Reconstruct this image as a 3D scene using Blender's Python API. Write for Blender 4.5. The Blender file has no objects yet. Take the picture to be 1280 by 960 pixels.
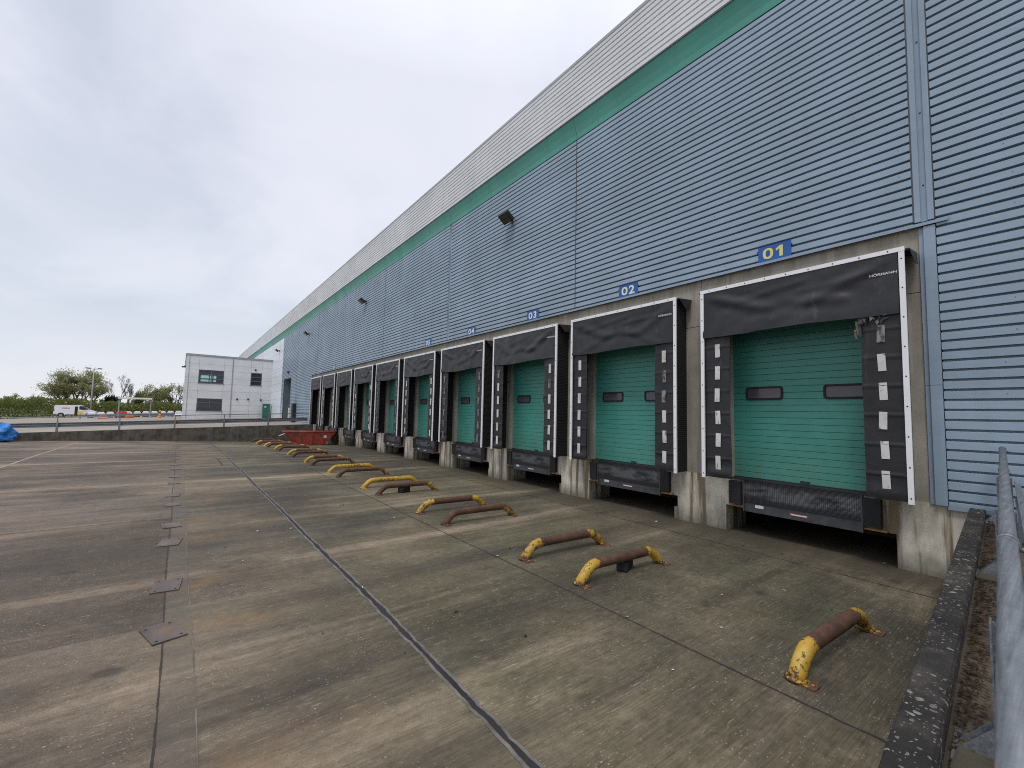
import bpy, bmesh, math, random
from mathutils import Vector, Matrix, noise as mnoise
random.seed(7)
R = math.radians
sc = bpy.context.scene
COL = sc.collection
ZC = 2.39            # eye height above the loading yard

# ------------------------------------------------------------------ node helpers
def sock(nt, v, s):
    if isinstance(v, bpy.types.NodeSocket):
        nt.links.new(v, s)
    elif v is not None:
        if isinstance(v, (tuple, list)) and len(v) == 3 and s.type == 'RGBA':
            v = (*v, 1)
        s.default_value = v

def node(nt, typ, ins=None, out=0, **props):
    n = nt.nodes.new(typ)
    for k, v in props.items():
        setattr(n, k, v)
    for k, v in (ins or {}).items():
        sock(nt, v, n.inputs[k])
    return n.outputs[out] if out is not None else n

def math_(nt, op, a, b=None, c=None, clamp=False):
    ins = {0: a}
    if b is not None: ins[1] = b
    if c is not None: ins[2] = c
    return node(nt, 'ShaderNodeMath', ins, operation=op, use_clamp=clamp)

def mix(nt, f, a, b, mode='MIX'):
    return node(nt, 'ShaderNodeMix', {0: f, 6: a, 7: b}, out=2, data_type='RGBA', blend_type=mode)

def noise(nt, vec, scale=1, detail=4, rough=.55, dist=0, out='Fac'):
    return node(nt, 'ShaderNodeTexNoise', {'Vector': vec, 'Scale': scale, 'Detail': detail, 'Roughness': rough, 'Distortion': dist}, out=out)

def ramp(nt, fac, stops, interp='LINEAR'):
    n = nt.nodes.new('ShaderNodeValToRGB')
    n.color_ramp.interpolation = interp
    els = n.color_ramp.elements
    while len(els) < len(stops): els.new(.5)
    for e, (p, c) in zip(els, stops):
        e.position = p
        e.color = (c, c, c, 1) if not isinstance(c, (tuple, list)) else (*c, 1)
    sock(nt, fac, n.inputs[0])
    return n.outputs[0]

def vscale(nt, vec, s, loc=(0, 0, 0)):
    return node(nt, 'ShaderNodeMapping', {'Vector': vec, 'Scale': s, 'Location': loc})

def mrange(nt, v, a, b, c=0., d=1.):
    return node(nt, 'ShaderNodeMapRange', {'Value': v, 1: a, 2: b, 3: c, 4: d}, clamp=True)

def pos(nt): return node(nt, 'ShaderNodeNewGeometry', out='Position')
def obj_co(nt): return node(nt, 'ShaderNodeTexCoord', out='Object')
def sep(nt, v):
    n = node(nt, 'ShaderNodeSeparateXYZ', {0: v}, out=None)
    return n.outputs[0], n.outputs[1], n.outputs[2]
def comb(nt, x, y, z): return node(nt, 'ShaderNodeCombineXYZ', {0: x, 1: y, 2: z})
def bump(nt, h, strength=.3, dist=.02):
    return node(nt, 'ShaderNodeBump', {'Height': h, 'Strength': strength, 'Distance': dist})

MATS = {}
def mat(name, fn):
    m = bpy.data.materials.new(name); m.use_nodes = True
    nt = m.node_tree; nt.nodes.clear()
    b = nt.nodes.new('ShaderNodeBsdfPrincipled'); o = nt.nodes.new('ShaderNodeOutputMaterial')
    nt.links.new(b.outputs[0], o.inputs[0])
    r = fn(nt) or {}
    for k, v in r.items():
        sock(nt, v, b.inputs[k])
    MATS[name] = m
    return m

def simple(name, col, rough=.6, metal=0., var=.18, scale=3., spec=.5, bmp=0.):
    def f(nt):
        p = obj_co(nt)
        n = noise(nt, p, scale, 5, .6)
        v = mrange(nt, n, .3, .7, 1 - var, 1 + var)
        c = mix(nt, 1., (*col,), comb(nt, v, v, v), 'MULTIPLY')
        d = {'Base Color': c, 'Roughness': mrange(nt, n, .3, .7, rough - .08, min(1, rough + .1)), 'Metallic': metal, 'Specular IOR Level': spec}
        if bmp: d['Normal'] = bump(nt, noise(nt, p, scale * 12, 4), bmp, .01)
        return d
    return mat(name, f)

# ------------------------------------------------------------------ materials
def m_yard(nt):
    P = pos(nt); x, y, z = sep(nt, P)
    big = noise(nt, P, .22, 5, .6)
    left = mrange(nt, y, 7.0, 11.5)                    # worn, browner running lane away from the docks
    c_right = ramp(nt, noise(nt, P, .5, 6, .62), [(.3, (.072, .060, .034)), (.50, (.132, .110, .068)), (.70, (.215, .177, .113))])
    c_left = ramp(nt, noise(nt, vscale(nt, P, (.5, .25, 1)), .9, 6, .6), [(.3, (.145, .108, .077)), (.55, (.228, .175, .130)), (.75, (.31, .245, .186))])
    c = mix(nt, left, c_right, c_left)
    # greenish film near the docks
    g = ramp(nt, noise(nt, P, .33, 4, .55), [(.45, 0.), (.62, 1.)])
    g = math_(nt, 'MULTIPLY', g, mrange(nt, y, 9.5, 4.5))
    c = mix(nt, math_(nt, 'MULTIPLY', g, .6), c, (.125, .122, .066))
    # slabs cast at different times
    sx = math_(nt, 'FLOOR', math_(nt, 'DIVIDE', math_(nt, 'SUBTRACT', x, .35), 5.9))
    sy = math_(nt, 'ADD', math_(nt, 'GREATER_THAN', y, 5.2), math_(nt, 'ADD', math_(nt, 'GREATER_THAN', y, 7.5), math_(nt, 'GREATER_THAN', y, 9.58)))
    wn = node(nt, 'ShaderNodeTexWhiteNoise', {'Vector': comb(nt, sx, sy, 2.)}, out='Value', noise_dimensions='3D')
    tint = mrange(nt, wn, 0, 1, .64, 1.2)
    c = mix(nt, 1., c, comb(nt, tint, tint, tint), 'MULTIPLY')
    # dark tyre streaks that run out from the docks, warped a little
    wx = math_(nt, 'ADD', x, math_(nt, 'MULTIPLY', math_(nt, 'SUBTRACT', noise(nt, vscale(nt, P, (.4, .12, 1)), 1, 2), .5), 1.1))
    Ps = comb(nt, math_(nt, 'MULTIPLY', wx, 1.05), math_(nt, 'MULTIPLY', y, .045), 0.)
    st = noise(nt, Ps, 1.0, 5, .62)
    dark = ramp(nt, st, [(.39, 1.), (.49, .28), (.545, 0.)])
    lite = ramp(nt, st, [(.54, 0.), (.68, 1.)])
    patch = mrange(nt, noise(nt, P, .35, 3), .32, .62, .2, 1.)
    c = mix(nt, math_(nt, 'MULTIPLY', math_(nt, 'MULTIPLY', dark, patch), .80), c, (.045, .038, .031))
    c = mix(nt, math_(nt, 'MULTIPLY', lite, .7), c, (.37, .285, .205))
    # sooty patches
    so = ramp(nt, noise(nt, vscale(nt, P, (1, .5, 1), (4, 2, 0)), .42, 6, .68), [(.5, 0.), (.66, 1.)])
    c = mix(nt, math_(nt, 'MULTIPLY', so, .72), c, (.038, .033, .028))
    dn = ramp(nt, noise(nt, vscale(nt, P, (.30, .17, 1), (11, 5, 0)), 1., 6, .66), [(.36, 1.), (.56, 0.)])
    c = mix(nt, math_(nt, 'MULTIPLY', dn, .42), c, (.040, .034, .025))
    nb = math_(nt, 'MULTIPLY', math_(nt, 'MULTIPLY', mrange(nt, x, 7.5, 3.), mrange(nt, y, 6.6, 4.6)), mrange(nt, noise(nt, P, .9, 6, .68), .36, .60))
    c = mix(nt, math_(nt, 'MULTIPLY', nb, .55), c, (.050, .045, .034))
    # broom finish: fine lines towards the docks
    br = noise(nt, comb(nt, math_(nt, 'MULTIPLY', x, 62.), math_(nt, 'MULTIPLY', y, 2.2), 0.), 1., 5, .75)
    brk = mrange(nt, br, .3, .72, .52, 1.5)
    sp = noise(nt, P, 62, 3, .7)
    spk = mrange(nt, sp, .28, .75, .5, 1.5)
    tex = mix(nt, left, comb(nt, brk, brk, brk), comb(nt, spk, spk, spk))
    c = mix(nt, .85, c, tex, 'MULTIPLY')
    md = mrange(nt, noise(nt, vscale(nt, P, (1.6, 1, 1)), 8., 8, .78), .3, .7, .62, 1.42)
    c = mix(nt, .8, c, comb(nt, md, md, md), 'MULTIPLY')
    pit = ramp(nt, noise(nt, P, 34., 4, .6), [(.30, 1.), (.37, 0.)])
    c = mix(nt, math_(nt, 'MULTIPLY', pit, .6), c, (.03, .026, .021))
    # pale scratches where the paste has worn off the ridges
    sc1 = ramp(nt, noise(nt, comb(nt, math_(nt, 'MULTIPLY', x, 64.), math_(nt, 'MULTIPLY', y, 4.6), 4.), 1., 2, .6), [(.655, 0.), (.70, 1.)])
    sc1 = math_(nt, 'MULTIPLY', sc1, mrange(nt, noise(nt, P, 1.1, 5), .44, .56))
    c = mix(nt, math_(nt, 'MULTIPLY', sc1, .85), c, (.36, .31, .24))
    # exposed grit
    for vs_, th, ms, lo_, am, cc in ((19., .13, 1.3, .49, .8, (.42, .36, .28)), (37., .2, 2.1, .45, .7, (.36, .31, .24)), (7., .035, .9, .47, .9, (.52, .48, .42))):
        v = node(nt, 'ShaderNodeTexVoronoi', {'Vector': vscale(nt, P, (1, .7, 1), (vs_, 0, 0)), 'Scale': vs_}, out=None)
        pk = math_(nt, 'GREATER_THAN', sep(nt, v.outputs['Color'])[0], .5)
        gr = math_(nt, 'MULTIPLY', math_(nt, 'MULTIPLY', math_(nt, 'LESS_THAN', v.outputs['Distance'], th), pk), mrange(nt, noise(nt, P, ms, 4), lo_, lo_ + .13))
        c = mix(nt, math_(nt, 'MULTIPLY', gr, am), c, cc)
    # oil drips, mostly where the cabs stand
    vd = node(nt, 'ShaderNodeTexVoronoi', {'Vector': vscale(nt, P, (1.4, .9, 1)), 'Scale': 1.1}, out=None)
    dd = math_(nt, 'ADD', vd.outputs['Distance'], math_(nt, 'MULTIPLY', math_(nt, 'SUBTRACT', noise(nt, P, 5, 5, .7), .5), .22))
    od = math_(nt, 'MULTIPLY', mrange(nt, dd, .17, .08), math_(nt, 'GREATER_THAN', sep(nt, vd.outputs['Color'])[1], .55))
    c = mix(nt, math_(nt, 'MULTIPLY', od, .6), c, (.035, .030, .026))
    # silt and damp gathered along the foot of the docks
    sl_ = mrange(nt, math_(nt, 'ADD', y, math_(nt, 'MULTIPLY', noise(nt, P, 1.6, 6, .7), -1.6)), .55, -.35)
    c = mix(nt, math_(nt, 'MULTIPLY', sl_, .62), c, (.062, .050, .036))
    # rusty run-off where plates lie over the thin joint
    rx = math_(nt, 'PINGPONG', math_(nt, 'SUBTRACT', x, 6.75), 2.0)
    rm = math_(nt, 'MULTIPLY', mrange(nt, math_(nt, 'ABSOLUTE', math_(nt, 'SUBTRACT', rx, .72)), .42, .08), math_(nt, 'MULTIPLY', mrange(nt, y, 7.9, 9.1), mrange(nt, y, 9.75, 9.4)))
    rm = math_(nt, 'MULTIPLY', rm, mrange(nt, noise(nt, P, 2.2, 4), .38, .62))
    c = mix(nt, math_(nt, 'MULTIPLY', rm, .5), c, (.24, .14, .062))
    # repair band beside the thin joint
    band = math_(nt, 'MULTIPLY', math_(nt, 'GREATER_THAN', y, 9.33), math_(nt, 'LESS_THAN', y, 9.57))
    c = mix(nt, math_(nt, 'MULTIPLY', band, .35), c, (.115, .10, .082))
    h = math_(nt, 'ADD', math_(nt, 'MULTIPLY', mix(nt, left, comb(nt, br, br, br), comb(nt, sp, sp, sp)), 1.), math_(nt, 'MULTIPLY', noise(nt, P, 5, 4), .6))
    rgh = mrange(nt, st, .35, .6, .66, .86)
    return {'Base Color': c, 'Roughness': rgh, 'Normal': bump(nt, h, .5, .014), 'Specular IOR Level': .3}
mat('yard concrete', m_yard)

def m_upper(nt):
    P = pos(nt)
    c = ramp(nt, noise(nt, P, .25, 6, .6), [(.3, (.22, .185, .145)), (.6, (.31, .265, .215)), (.75, (.36, .31, .26))])
    n2 = mrange(nt, noise(nt, P, 30, 3), .3, .7, .85, 1.13)
    return {'Base Color': mix(nt, 1., c, comb(nt, n2, n2, n2), 'MULTIPLY'), 'Roughness': .8}
mat('upper yard', m_upper)

def m_platform(nt):
    P = pos(nt)
    c = ramp(nt, noise(nt, P, 1.6, 7, .66), [(.3, (.045, .036, .026)), (.5, (.095, .072, .05)), (.72, (.15, .118, .085))])
    g = ramp(nt, noise(nt, P, 3.1, 5), [(.52, 0.), (.66, 1.)])
    c = mix(nt, math_(nt, 'MULTIPLY', g, .4), c, (.06, .065, .03))
    return {'Base Color': c, 'Roughness': .9, 'Normal': bump(nt, noise(nt, P, 24, 5, .7), .6, .02)}
mat('platform', m_platform)

def m_lichen(nt):                                        # dark weathered kerb with pale lichen
    P = pos(nt)
    c = ramp(nt, noise(nt, P, 2.6, 7, .68), [(.3, (.016, .015, .013)), (.5, (.042, .038, .032)), (.7, (.115, .10, .085))])
    dP = node(nt, 'ShaderNodeVectorMath', {0: P, 1: node(nt, 'ShaderNodeVectorMath', {0: noise(nt, P, 9, 4, out='Color'), 'Scale': .09}, operation='SCALE')}, operation='ADD')
    m = None
    for s, off, th in ((8.5, 0, .17), (15., 7, .24), (26., 3, .24), (44., 5, .25)):
        v = node(nt, 'ShaderNodeTexVoronoi', {'Vector': vscale(nt, dP, (1, 1, 1), (off, off, 0)), 'Scale': s, 'Randomness': 1.}, out=None)
        pick = math_(nt, 'GREATER_THAN', sep(nt, v.outputs['Color'])[0], .62)
        k = math_(nt, 'MULTIPLY', math_(nt, 'LESS_THAN', v.outputs['Distance'], th), pick)
        m = k if m is None else math_(nt, 'MAXIMUM', m, k)
    m = math_(nt, 'MULTIPLY', m, mrange(nt, noise(nt, P, 2.3, 5, .65), .42, .52))
    lc = ramp(nt, noise(nt, P, 30, 4), [(.35, (.16, .14, .12)), (.62, (.46, .43, .39))])
    c = mix(nt, m, c, lc)
    return {'Base Color': c, 'Roughness': .93, 'Normal': bump(nt, math_(nt, 'ADD', noise(nt, P, 26, 6, .75), math_(nt, 'MULTIPLY', noise(nt, P, 6, 4), 1.2)), 1., .035)}
mat('lichen kerb', m_lichen)

def m_conc(base, dark, streak=.6, green=.25, bottom=None, blot=0.):
    def f(nt):
        P = pos(nt); x, y, z = sep(nt, P)
        c = ramp(nt, noise(nt, P, 1.3, 7, .62), [(.3, tuple(v * .72 for v in base)), (.55, base), (.75, tuple(min(1, v * 1.25) for v in base))])
        s = noise(nt, comb(nt, math_(nt, 'MULTIPLY', math_(nt, 'ADD', x, y), 4.2), 0., math_(nt, 'MULTIPLY', z, .28)), 1., 5, .6)
        c = mix(nt, math_(nt, 'MULTIPLY', ramp(nt, s, [(.48, 0.), (.57, 1.)]), streak), c, dark)
        gm = ramp(nt, noise(nt, comb(nt, math_(nt, 'MULTIPLY', math_(nt, 'ADD', x, y), 2.4), 5., math_(nt, 'MULTIPLY', z, .7)), 1., 5, .65), [(.48, 0.), (.64, 1.)])
        c = mix(nt, math_(nt, 'MULTIPLY', gm, green), c, (.095, .093, .05))
        if blot:
            bl = ramp(nt, noise(nt, P, 1.9, 7, .7), [(.46, 0.), (.62, 1.)])
            c = mix(nt, math_(nt, 'MULTIPLY', bl, blot), c, dark)
        ls = ramp(nt, noise(nt, comb(nt, math_(nt, 'MULTIPLY', x, 6.), 9., math_(nt, 'MULTIPLY', z, .5)), 1., 4, .6), [(.58, 0.), (.7, 1.)])
        c = mix(nt, math_(nt, 'MULTIPLY', ls, .35), c, tuple(min(1, v * 1.5) for v in base))
        if bottom:
            bz = math_(nt, 'ADD', z, math_(nt, 'MULTIPLY', noise(nt, P, 4, 4), -.35))
            c = mix(nt, math_(nt, 'MULTIPLY', mrange(nt, bz, .22, -.16), .75), c, (.07, .072, .045))
        sp = noise(nt, P, 40, 4, .7)
        return {'Base Color': mix(nt, .6, c, mix(nt, 1., comb(nt, 1.4, 1.4, 1.4), comb(nt, sp, sp, sp), 'MULTIPLY'), 'MULTIPLY') if False else c,
                'Roughness': .88, 'Normal': bump(nt, math_(nt, 'ADD', sp, math_(nt, 'MULTIPLY', noise(nt, P, 7, 4), .6)), .35, .012)}
    return f
mat('pier concrete', m_conc((.64, .59, .49), (.17, .12, .066), .92, .45, True))
mat('wall concrete', m_conc((.37, .34, .285), (.22, .19, .145), .45, .12))
mat('retaining wall', m_conc((.125, .112, .095), (.034, .030, .026), .35, .2, None, .8))
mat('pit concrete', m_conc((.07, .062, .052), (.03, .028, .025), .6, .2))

def m_clad(base, rgh=.42, dots=True, dirt=.16):
    def f(nt):
        P = pos(nt); x, y, z = sep(nt, P)
        pn = node(nt, 'ShaderNodeTexWhiteNoise', {'Vector': comb(nt, math_(nt, 'FLOOR', math_(nt, 'DIVIDE', math_(nt, 'SUBTRACT', x, 1.4), 8.04)), math_(nt, 'FLOOR', math_(nt, 'DIVIDE', z, .93)), 0.)}, out='Value', noise_dimensions='3D')
        v = math_(nt, 'MULTIPLY', mrange(nt, noise(nt, P, .5, 6, .6), .3, .7, 1 - dirt, 1 + dirt * .6), mrange(nt, pn, 0, 1, .95, 1.035))
        c = mix(nt, 1., base, comb(nt, v, v, v), 'MULTIPLY')
        s = noise(nt, comb(nt, math_(nt, 'MULTIPLY', x, 3.5), 0., math_(nt, 'MULTIPLY', z, .22)), 1., 5, .6)
        c = mix(nt, math_(nt, 'MULTIPLY', ramp(nt, s, [(.5, 0.), (.7, 1.)]), .13), c, tuple(q * .55 for q in base))
        if dots:
            dx = math_(nt, 'ABSOLUTE', math_(nt, 'SUBTRACT', math_(nt, 'FRACT', math_(nt, 'DIVIDE', math_(nt, 'ADD', x, math_(nt, 'MULTIPLY', pn, .9)), 1.61)), .5))
            dz = math_(nt, 'ABSOLUTE', math_(nt, 'SUBTRACT', math_(nt, 'FRACT', math_(nt, 'DIVIDE', z, .465)), .12))
            dm = math_(nt, 'MULTIPLY', math_(nt, 'LESS_THAN', dx, .005), math_(nt, 'LESS_THAN', dz, .02))
            c = mix(nt, math_(nt, 'MULTIPLY', dm, .75), c, (.06, .07, .09))
        w = noise(nt, vscale(nt, P, (.9, 1, 2.2)), 1., 3)
        return {'Base Color': c, 'Roughness': mrange(nt, s, .3, .7, rgh - .06, rgh + .14), 'Normal': bump(nt, w, .22, .05), 'Specular IOR Level': .5}
    return f
mat('blue cladding', m_clad((.296, .384, .468)))
mat('pale cladding', m_clad((.72, .735, .745), .5, False, .09))
mat('blue trim', m_clad((.272, .356, .44), .42, False))
mat('silver panel', m_clad((.72, .76, .80), .38, False, .07))
mat('office panel', m_clad((.69, .70, .725), .4, False, .08))
mat('green band', m_clad((.09, .38, .30), .38, False, .12))

def m_door(nt):
    P0 = obj_co(nt); x, y, z = sep(nt, P0)
    r = node(nt, 'ShaderNodeObjectInfo', out='Random')
    P = node(nt, 'ShaderNodeVectorMath', {0: P0, 1: comb(nt, math_(nt, 'MULTIPLY', r, 37.), 0., math_(nt, 'MULTIPLY', r, 11.))}, operation='ADD')
    v = math_(nt, 'MULTIPLY', mrange(nt, noise(nt, P, 1.1, 6, .6), .3, .7, .86, 1.1), mrange(nt, r, 0, 1, .92, 1.08))
    c = mix(nt, 1., (.060, .272, .222), comb(nt, v, v, v), 'MULTIPLY')
    sc1 = ramp(nt, noise(nt, vscale(nt, P, (2.5, 1, 24)), 1., 4, .6), [(.62, 0.), (.72, 1.)])
    c = mix(nt, math_(nt, 'MULTIPLY', math_(nt, 'MULTIPLY', sc1, mrange(nt, noise(nt, P, .9, 3), .5, .65)), .35), c, (.15, .30, .15))
    low = math_(nt, 'MULTIPLY', mrange(nt, z, .8, 0.), mrange(nt, noise(nt, vscale(nt, P, (5, 1, 1.2)), 1., 5, .7), .40, .62))
    c = mix(nt, math_(nt, 'MULTIPLY', low, .45), c, (.13, .17, .10))
    smu = ramp(nt, noise(nt, vscale(nt, P, (1.2, 1, 2.2)), 1.6, 7, .72), [(.55, 0.), (.68, 1.)])
    c = mix(nt, math_(nt, 'MULTIPLY', smu, .3), c, (.045, .13, .10))
    return {'Base Color': c, 'Roughness': .45, 'Normal': bump(nt, noise(nt, vscale(nt, P, (1.2, 1, 4)), 1, 3), .2, .03)}
mat('green door', m_door)

def m_tarp(nt):
    P = obj_co(nt); Q = pos(nt)
    c = ramp(nt, noise(nt, Q, 2.1, 6, .62), [(.32, (.013, .013, .015)), (.6, (.022, .022, .025)), (.78, (.042, .041, .042))])
    rr = mrange(nt, node(nt, 'ShaderNodeObjectInfo', out='Random'), 0, 1, .8, 1.5)
    c = mix(nt, 1., c, comb(nt, rr, rr, rr), 'MULTIPLY')
    w = ramp(nt, noise(nt, vscale(nt, Q, (6, 6, 1.5)), 1., 6, .7), [(.6, 0.), (.74, 1.)])
    c = mix(nt, math_(nt, 'MULTIPLY', w, .42), c, (.13, .125, .12))
    b = math_(nt, 'ADD', noise(nt, P, 2.6, 4, .5), math_(nt, 'MULTIPLY', noise(nt, P, 90, 2), .06))
    return {'Base Color': c, 'Roughness': mrange(nt, noise(nt, Q, 3, 4), .3, .7, .42, .62), 'Normal': bump(nt, b, .35, .05), 'Specular IOR Level': .5}
mat('black tarp', m_tarp)

def m_ribbed(nt):
    P = pos(nt); x, y, z = sep(nt, P)
    s = math_(nt, 'SINE', math_(nt, 'MULTIPLY', z, 140.))
    return {'Base Color': (.010, .010, .011), 'Roughness': .75, 'Normal': bump(nt, s, .4, .01)}
mat('black side fabric', m_ribbed)

def m_mark(nt):
    P = pos(nt)
    c = ramp(nt, noise(nt, P, 2., 4), [(.3, (.50, .48, .44)), (.7, (.74, .73, .70))])
    w = ramp(nt, noise(nt, vscale(nt, P, (9, 9, 4)), 1., 6, .75), [(.57, 0.), (.63, 1.)])
    return {'Base Color': mix(nt, math_(nt, 'MULTIPLY', w, .8), c, (.05, .048, .045)), 'Roughness': .5}
mat('worn white mark', m_mark)

def m_faded(nt):
    P = pos(nt); x, y, z = sep(nt, P)
    w = ramp(nt, noise(nt, vscale(nt, P, (14, 9, 5)), 1., 6, .75), [(.44, 0.), (.58, 1.)])
    return {'Base Color': mix(nt, w, (.28, .26, .24), (.03, .03, .031)), 'Roughness': .6}
mat('faded mark', m_faded)

def m_alu(nt):
    P = pos(nt)
    c = ramp(nt, noise(nt, vscale(nt, P, (3, 3, 1.2)), 1., 6, .7), [(.35, (.88, .88, .89)), (.64, (.80, .80, .80)), (.8, (.48, .46, .43))])
    return {'Base Color': c, 'Roughness': .45, 'Metallic': .1}
mat('white aluminium', m_alu)

def m_guide(nt):
    P = obj_co(nt); Q = pos(nt); x, y, z = sep(nt, P)
    at = node(nt, 'ShaderNodeAttribute', out='Fac', attribute_type='OBJECT', attribute_name='paint')
    n = noise(nt, vscale(nt, Q, (1, .8, 1)), 7., 6, .7)
    n2 = noise(nt, Q, 24., 6, .75)
    endd = mrange(nt, math_(nt, 'ABSOLUTE', y), .46, .58, -.30, .045)
    upper = mrange(nt, z, .32, .36, 0., .0)
    endd = math_(nt, 'ADD', endd, math_(nt, 'MULTIPLY', y, math_(nt, 'MINIMUM', math_(nt, 'ADD', at, .0), 0.)))
    k = math_(nt, 'ADD', math_(nt, 'ADD', endd, at), math_(nt, 'MULTIPLY', math_(nt, 'SUBTRACT', n, .5), .9))
    k = math_(nt, 'ADD', k, math_(nt, 'MULTIPLY', math_(nt, 'SUBTRACT', n2, .5), .7))
    low = mrange(nt, z, .07, .01, 0., .16)
    k = math_(nt, 'SUBTRACT', k, low)
    pm = mrange(nt, k, .0, .035)
    rust = ramp(nt, noise(nt, Q, 5., 7, .7), [(.3, (.045, .024, .016)), (.52, (.095, .045, .026)), (.72, (.155, .075, .038))])
    yel = ramp(nt, noise(nt, Q, 3.2, 5), [(.3, (.34, .19, .02)), (.6, (.50, .31, .035)), (.8, (.56, .40, .10))])
    c = mix(nt, pm, rust, yel)
    return {'Base Color': c, 'Roughness': mrange(nt, pm, 0, 1, .78, .48), 'Normal': bump(nt, math_(nt, 'ADD', math_(nt, 'MULTIPLY', pm, .6), n2), .35, .008)}
mat('guide paint and rust', m_guide)

def m_plate(nt):
    P = obj_co(nt); Q = pos(nt)
    c = ramp(nt, noise(nt, Q, 2.4, 6, .65), [(.3, (.075, .06, .052)), (.55, (.13, .105, .088)), (.75, (.19, .15, .12))])
    o = ramp(nt, noise(nt, Q, 3.6, 5, .6), [(.54, 0.), (.7, 1.)])
    c = mix(nt, math_(nt, 'MULTIPLY', o, .7), c, (.24, .12, .045))
    return {'Base Color': c, 'Roughness': .55, 'Metallic': .35, 'Normal': bump(nt, noise(nt, Q, 30, 4), .2, .006)}
mat('rusty steel plate', m_plate)

def m_galv(nt):
    Q = pos(nt)
    g = math_(nt, 'ADD', math_(nt, 'MULTIPLY', noise(nt, vscale(nt, Q, (60, 1.2, 60)), 1., 4, .6), .68), math_(nt, 'MULTIPLY', noise(nt, Q, 13., 6, .75), .32))
    c = ramp(nt, g, [(.34, (.14, .15, .165)), (.52, (.22, .235, .255)), (.68, (.31, .325, .345))])
    d = ramp(nt, noise(nt, Q, 22., 5, .7), [(.60, 0.), (.72, 1.)])
    c = mix(nt, math_(nt, 'MULTIPLY', d, .2), c, (.14, .14, .14))
    return {'Base Color': c, 'Roughness': mrange(nt, g, .3, .7, .42, .62), 'Metallic': .45, 'Normal': bump(nt, noise(nt, Q, 70, 3), .06, .003)}
mat('galvanised steel', m_galv)

def m_tread(nt):
    P = obj_co(nt); x, y, z = sep(nt, P)
    a = math_(nt, 'SINE', math_(nt, 'MULTIPLY', math_(nt, 'ADD', x, math_(nt, 'MULTIPLY', z, 1.6)), 95.))
    b = math_(nt, 'SINE', math_(nt, 'MULTIPLY', math_(nt, 'SUBTRACT', x, math_(nt, 'MULTIPLY', z, 1.6)), 95.))
    t = math_(nt, 'MULTIPLY', a, b)
    worn = mrange(nt, noise(nt, vscale(nt, P, (1.3, 1, 4)), 1.5, 6, .7), .40, .56)
    edge = mrange(nt, math_(nt, 'ABSOLUTE', math_(nt, 'ADD', z, .235)), .17, .10)
    m = math_(nt, 'MULTIPLY', math_(nt, 'MULTIPLY', worn, edge), mrange(nt, t, -.1, .5, .25, 1.))
    c = mix(nt, m, (.020, .020, .022), (.17, .175, .185))
    ru = ramp(nt, noise(nt, P, 4, 5), [(.6, 0.), (.72, 1.)])
    c = mix(nt, math_(nt, 'MULTIPLY', ru, .4), c, (.06, .04, .03))
    return {'Base Color': c, 'Roughness': .55, 'Metallic': .3, 'Normal': bump(nt, t, .5, .006)}
mat('tread plate', m_tread)
simple('black steel', (.028, .028, .03), .5, .3, .35, 4)
simple('black rubber', (.013, .013, .014), .75, 0, .3, 6, bmp=.2)
simple('dark grey steel', (.07, .073, .08), .5, .4, .3, 5)
simple('rust edge', (.30, .15, .06), .8, 0, .5, 9)
simple('white label', (.62, .62, .60), .5, 0, .25, 20)
simple('red label', (.45, .10, .07), .5, 0, .25, 20)
simple('sign blue', (.016, .095, .36), .45, 0, .12, 5)
simple('sign yellow', (.72, .66, .22), .5, 0, .1, 9)
simple('sign pale', (.78, .78, .55), .5, 0, .1, 9)
simple('lamp black', (.02, .02, .022), .45, .2, .2, 6)
simple('floodlight glass', (.07, .062, .055), .12, 0, .3, 12)
simple('dark glass', (.028, .034, .042), .06, 0, .4, 2.)
simple('dock pane', (.085, .08, .09), .16, 0, .35, 2.5)
simple('window frame grey', (.12, .14, .16), .5, .2, .15, 4)
simple('painted window light', (.42, .70, .70), .2, 0, .12, 2)  # pale teal standing in for daylight seen through the office
simple('mesh grille', (.09, .095, .10), .6, .3, .4, 14)
simple('cabinet green', (.015, .14, .095), .45, 0, .2, 3)
simple('roller green', (.22, .42, .34), .45, 0, .15, 2)
simple('grey trim', (.30, .32, .34), .5, .1, .15, 3)
simple('roof grey', (.4, .4, .4), .6, 0, .15, .4)
simple('joint black', (.02, .019, .018), .85, 0, .5, 3, bmp=.4)
simple('joint edge', (.14, .129, .112), .75, 0, .45, 4, bmp=.3)
simple('slab rim', (.145, .125, .10), .85, 0, .5, 2.2)
simple('crack dark', (.035, .03, .026), .9, 0, .4, 4)
simple('faded line paint', (.27, .225, .175), .8, 0, .35, 2)
simple('barrier white', (.74, .75, .77), .4, 0, .08, 3)
simple('barrier red', (.50, .035, .035), .45, 0, .2, 3)
simple('orange plastic', (.62, .20, .03), .5, 0, .25, 5)
simple('van white', (.74, .76, .79), .25, 0, .05, 2)
simple('van yellow', (.75, .55, .05), .35, 0, .1, 3)
simple('tyre black', (.018, .018, .019), .85, 0, .2, 8)
simple('wheel grey', (.30, .31, .32), .4, .5, .2, 8)
simple('lens red', (.45, .02, .02), .2, 0, .1, 8)
simple('lens clear', (.7, .72, .74), .12, 0, .1, 8)
simple('canopy white', (.72, .71, .64), .6, 0, .1, 2)
simple('torn foam', (.13, .115, .095), .9, 0, .5, 25)
simple('litter pale', (.55, .54, .5), .7, 0, .3, 40)
simple('grass', (.07, .095, .035), .95, 0, .35, .15)

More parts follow.
